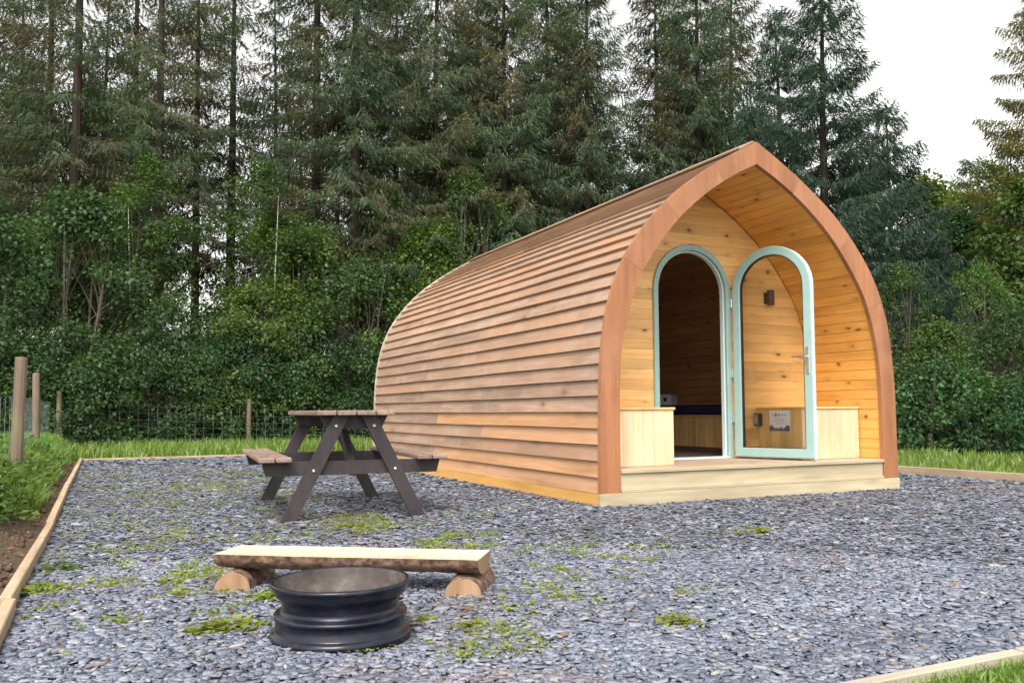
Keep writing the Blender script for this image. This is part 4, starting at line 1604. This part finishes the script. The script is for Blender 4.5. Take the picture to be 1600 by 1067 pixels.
SP = [spruce_meshes(101, 16.0, 3.6, 2.9, 1.0, .15),
      spruce_meshes(102, 15.5, 2.8, 2.7, 1.0, .12),
      spruce_meshes(103, 17.0, 4.6, 2.9, 1.0, .19),
      spruce_meshes(104, 14.5, 2.0, 2.8, 1.0, .12)]
SPL = [spruce_meshes(111, 16.0, 4.4, 2.1, .8, .12, sparse=.32), spruce_meshes(112, 17.0, 5.2, 2.2, .75, .15, sparse=.36), spruce_meshes(113, 15.0, 3.6, 2.0, .8, .10, sparse=.30)]
SPF = [spruce_meshes(201, 13.0, .7, 3.3, 1.35, .15, dead=False, top_pow=.75, skirt=1),
       spruce_meshes(202, 9.5, .5, 2.8, 1.35, .12, dead=False, top_pow=.75, skirt=1)]
BR2 = [broad_meshes(311, 6.5, 1.5, 95, 120, .070, 3, low=.10, leaf_w=.30), broad_meshes(312, 4.2, 2.0, 75, 210, .085, 4, low=.05, leaf_w=.40)]
BR = [broad_meshes(301, 5.0, 1.9, 85, 140, .088, 4),
      broad_meshes(302, 4.6, 2.1, 90, 140, .080, 5, low=.06),
      broad_meshes(303, 5.6, 1.6, 95, 130, .092, 3, low=.06),
      broad_meshes(304, 2.2, 1.5, 60, 140, .070, 6, low=.05, trunk_r=.018)]
BIRCH = broad_meshes(305, 7.0, 1.5, 46, 120, .075, 1, low=.3, trunk_r=.030, twig=.0035)

GW = 'spruces of the wood behind the clearing'
GS = 'bushes at the foot of the wood'
rt = random.Random(12)
ORD = ['first', 'second', 'third', 'fourth', 'fifth', 'sixth', 'seventh', 'eighth', 'ninth', 'tenth', 'eleventh', 'twelfth', 'thirteenth', 'fourteenth']


def NTH(i, side):
    return ORD[i] + ' ' + side



# front spruces: (picture column, distance, prototype, height scale, crown material, label)
front = [
    (-30, 21.5, 1, 1.00, 'tall spruce at the left edge of the picture with its trunk just out of view'),
    (65, 24.0, 0, 1.00, 'bare-stemmed spruce behind the leftmost fence post'),
    (108, 21.0, 3, 1.05, 'slender spruce second from the left edge with low green boughs'),
    (165, 26.5, 1, 1.05, 'thin spruce between the second slender spruce and the dark stem'),
    (18, 26.5, 2, 1.0, 'dense spruce in the top left corner, between the edge spruce and the bare stem'),
    (205, 25.5, 3, 1.05, 'leafy-boughed spruce just left of the dark bare stem'),
    (246, 21.5, 0, .98, 'spruce with a dark bare stem above the low bushes on the left'),
    (304, 23.0, 2, 1.00, 'thick-trunked spruce against the bright sky gap on the left'),
    (356, 25.5, 0, 1.05, 'straight bare-trunked spruce in the middle of the bright sky gap'),
    (418, 27.0, 1, 1.05, 'brownish spruce right of the bright sky gap'),
    (490, 23.5, 3, 1.12, 'slim spruce with dead side twigs above the rear fence post'),
    (557, 22.5, 2, 1.02, 'stout spruce with a wide trunk left of the cabin rear'),
    (622, 26.0, 1, 1.05, 'drooping spruce straight above the picnic table'),
    (690, 24.0, 3, 1.15, 'spruce with sagging grey boughs above the rear end of the cabin'),
    (745, 27.5, 0, 1.0, 'spruce behind the rear half of the cabin roof'),
    (795, 24.5, 1, 1.1, 'dense spruce above the middle of the cabin roof'),
    (860, 26.5, 3, 1.2, 'bluish spruce above the front half of the cabin roof'),
    (925, 24.5, 1, 1.02, 'narrow spruce just left of the sky notch above the roof'),
    (1035, 25.5, 3, 1.10, 'spruce just right of the sky notch above the cabin roof'),
    (1098, 24.0, 1, 1.08, 'spruce left of the cabin gable peak'),
    (1160, 26.0, 3, 1.15, 'spruce directly above the cabin gable peak'),
]
for px, D, k, s, lab in front:
    x, y = ground_pt(px, D)
    pr = SPL[(k + 1) % 3] if px < 520 else SP[k]
    plant('spruce_tree', pr, ('trunk', 'spruce'), x, y, s, rt.uniform(0, 6.28), lab, 'tree', GW)
for px, D, k, s, mt, lab in (
        (1222, 23.0, 0, .98, 'spruce_dark', 'spruce with a thin tip right of the gable peak'),
        (1305, 19.5, 0, .98, 'spruce_dark', 'broad dark spruce with boughs to the ground right of the gable'),
        (1398, 22.0, 1, 1.02, 'spruce_dark', 'shorter dark spruce sloping down to the open sky on the right'),
        (1350, 20.5, 1, .92, 'spruce_dark', 'dark spruce with low boughs beside the right flank of the arch'),
        (1452, 20.5, 1, .70, 'spruce_dark', 'small dark spruce behind the middle of the right hedge'),
        (1180, 20.5, 1, .95, 'spruce_dark', 'low dense spruce rising behind the right half of the cabin'),
        (1528, 30.0, 1, 1.12, 'spruce', 'small pointed spruce against the sky near the right edge'),
        (1592, 25.0, 1, 1.02, 'spruce', 'dense spruce by the right edge below the sunlit yellow green boughs'),
        (1668, 21.0, 0, 1.02, 'pine_sunlit', 'conifer coloured sunlit yellow green reaching in from the right edge')):
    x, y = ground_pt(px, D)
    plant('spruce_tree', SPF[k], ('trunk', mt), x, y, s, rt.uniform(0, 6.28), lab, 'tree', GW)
# second rank deeper in the wood
back = [(20, 33), (135, 36), (205, 32), (462, 34), (525, 36), (590, 33), (655, 37), (720, 33), (830, 36), (890, 33), (960, 37), (1070, 33), (1130, 36)]
for i, (px, D) in enumerate(back):
    x, y = ground_pt(px, D)
    plant('spruce_tree', SPL[i % 3] if px < 600 else SP[(i * 3 + 1) % 4], ('trunk', 'spruce'), x, y, rt.uniform(.95, 1.12), rt.uniform(0, 6.28),
          'spruce half hidden deeper in the wood, %s of the rear spruces' % NTH(i, 'from the left'), 'tree', 'rear spruces of the wood')

# bushes and young broadleaved trees in front of the spruces: (column, distance, prototype, scale, material, label)
bush = [
    (18, 23.5, 4, 1.45, 'leaf_deep', 'tall broadleaved tree among the spruces at the left edge'),
    (135, 25.0, 4, 1.60, 'leaf_deep', 'tall broadleaved tree rising behind the three fence posts'),
    (222, 24.0, 4, 1.45, 'leaf', 'tall broadleaved tree left of the dark bare stem'),
    (455, 26.0, 4, 1.25, 'leaf_lime', 'tall yellow green tree right of the bright sky gap'),
    (-40, 17.5, 0, 1.0, 'leaf_deep', 'dark leafy bush cut by the left edge behind the wire fence'),
    (45, 19.5, 5, 1.15, 'leaf', 'tall leafy bush behind the three fence posts'),
    (120, 18.5, 0, 1.10, 'leaf_deep', 'dark bush right of the three fence posts'),
    (190, 20.5, 4, .95, 'leaf_bright', 'upright young tree beside the dark spruce stem'),
    (262, 19.5, 1, .72, 'leaf_deep', 'rounded dark bush left of the rear fence post'),
    (335, 20.5, 5, .80, 'leaf', 'leafy bush below the bright sky gap'),
    (430, 21.5, 2, 1.02, 'leaf_lime', 'yellow green sapling above the rear fence post'),
    (410, 20.0, 5, .88, 'leaf_bright', 'green bush behind the rear fence post'),
    (490, 21.0, 0, 1.05, 'leaf_bright', 'bush with glossy leaves above the left end of the picnic table'),
    (560, 20.8, 1, .95, 'leaf_deep', 'dark bush against the rear edge of the cabin'),
    (600, 22.5, 4, 1.05, 'leaf_bright', 'tall young tree above the rear curve of the cabin roof'),
    (665, 22.0, 0, 1.10, 'leaf_lime', 'lime tinted sapling above the rear end of the roof'),
    (735, 23.0, 4, 1.12, 'leaf', 'leafy young tree behind the rear third of the roof'),
    (810, 23.5, 1, 1.15, 'leaf_deep', 'dark leafy tree just above the middle of the roof'),
    (1412, 17.5, 4, .70, 'leaf', 'upright leafy tree beside the right foot of the arch'),
    (1462, 17.0, 0, .66, 'leaf_bright', 'rounded green bush in the middle of the right hedge'),
    (1535, 18.0, 4, .72, 'leaf', 'dark green bush second from the right edge'),
    (1590, 17.0, 1, .80, 'leaf_deep', 'leafy bush cut by the right edge'),
    (1515, 23.5, 2, 1.25, 'leaf_deep', 'taller dark tree behind the right hedge'),
    (1452, 27.0, 2, 1.60, 'leaf_lime', 'sunlit yellow green treetop against the sky on the right'),
    (1560, 23.5, 4, 1.30, 'leaf_lime', 'tall yellow green tree under the pointed spruce by the right edge'),
    (1640, 20.0, 2, 1.30, 'leaf', 'leafy tree beyond the right edge'),
]
for px, D, k, s, mt, lab in bush:
    x, y = ground_pt(px, D)
    plant('leafy_tree' if k in (2, 4) else 'leafy_bush', (BR + BR2)[k], ('stem', mt), x, y, s, rt.uniform(0, 6.28), lab, 'tree' if k in (2, 4) else 'bush', GS)
for px, D, lab in ((228, 19.8, 'thin pale birch sapling between the dark stem and the left bushes'), (402, 20.2, 'thin pale birch sapling behind the rear fence post')):
    x, y = ground_pt(px, D)
    plant('birch_tree', BIRCH, ('birch', 'leaf'), x, y, .95, rt.uniform(0, 6.28), lab, 'tree', GS)
# low bramble mounds along the fences
bram = [(-20, 16.6), (40, 16.9), (95, 17.0), (150, 17.2), (205, 17.6), (262, 17.9), (318, 18.3), (372, 18.9), (428, 19.2), (482, 19.6), (540, 20.0), (600, 20.4),
        (1385, 17.2), (1428, 16.4), (1478, 15.9), (1530, 15.6), (1585, 15.2), (1630, 15.0)]
for i, (px, D) in enumerate(bram):
    x, y = ground_pt(px, D + .3)
    left = px < 1000
    plant('bramble_bush', BR[3], ('stem', 'leaf_deep' if i % 3 else 'leaf'), x, y, rt.uniform(.85, 1.15), rt.uniform(0, 6.28),
          'low bramble mound, %s, along the foot of the wood on the left' % NTH(i, 'from the left') if left else 'low bramble mound, %s, under the hedge right of the cabin' % NTH(i - 12, 'from the cabin'), 'bush',
          'brambles on the left' if left else 'brambles on the right')
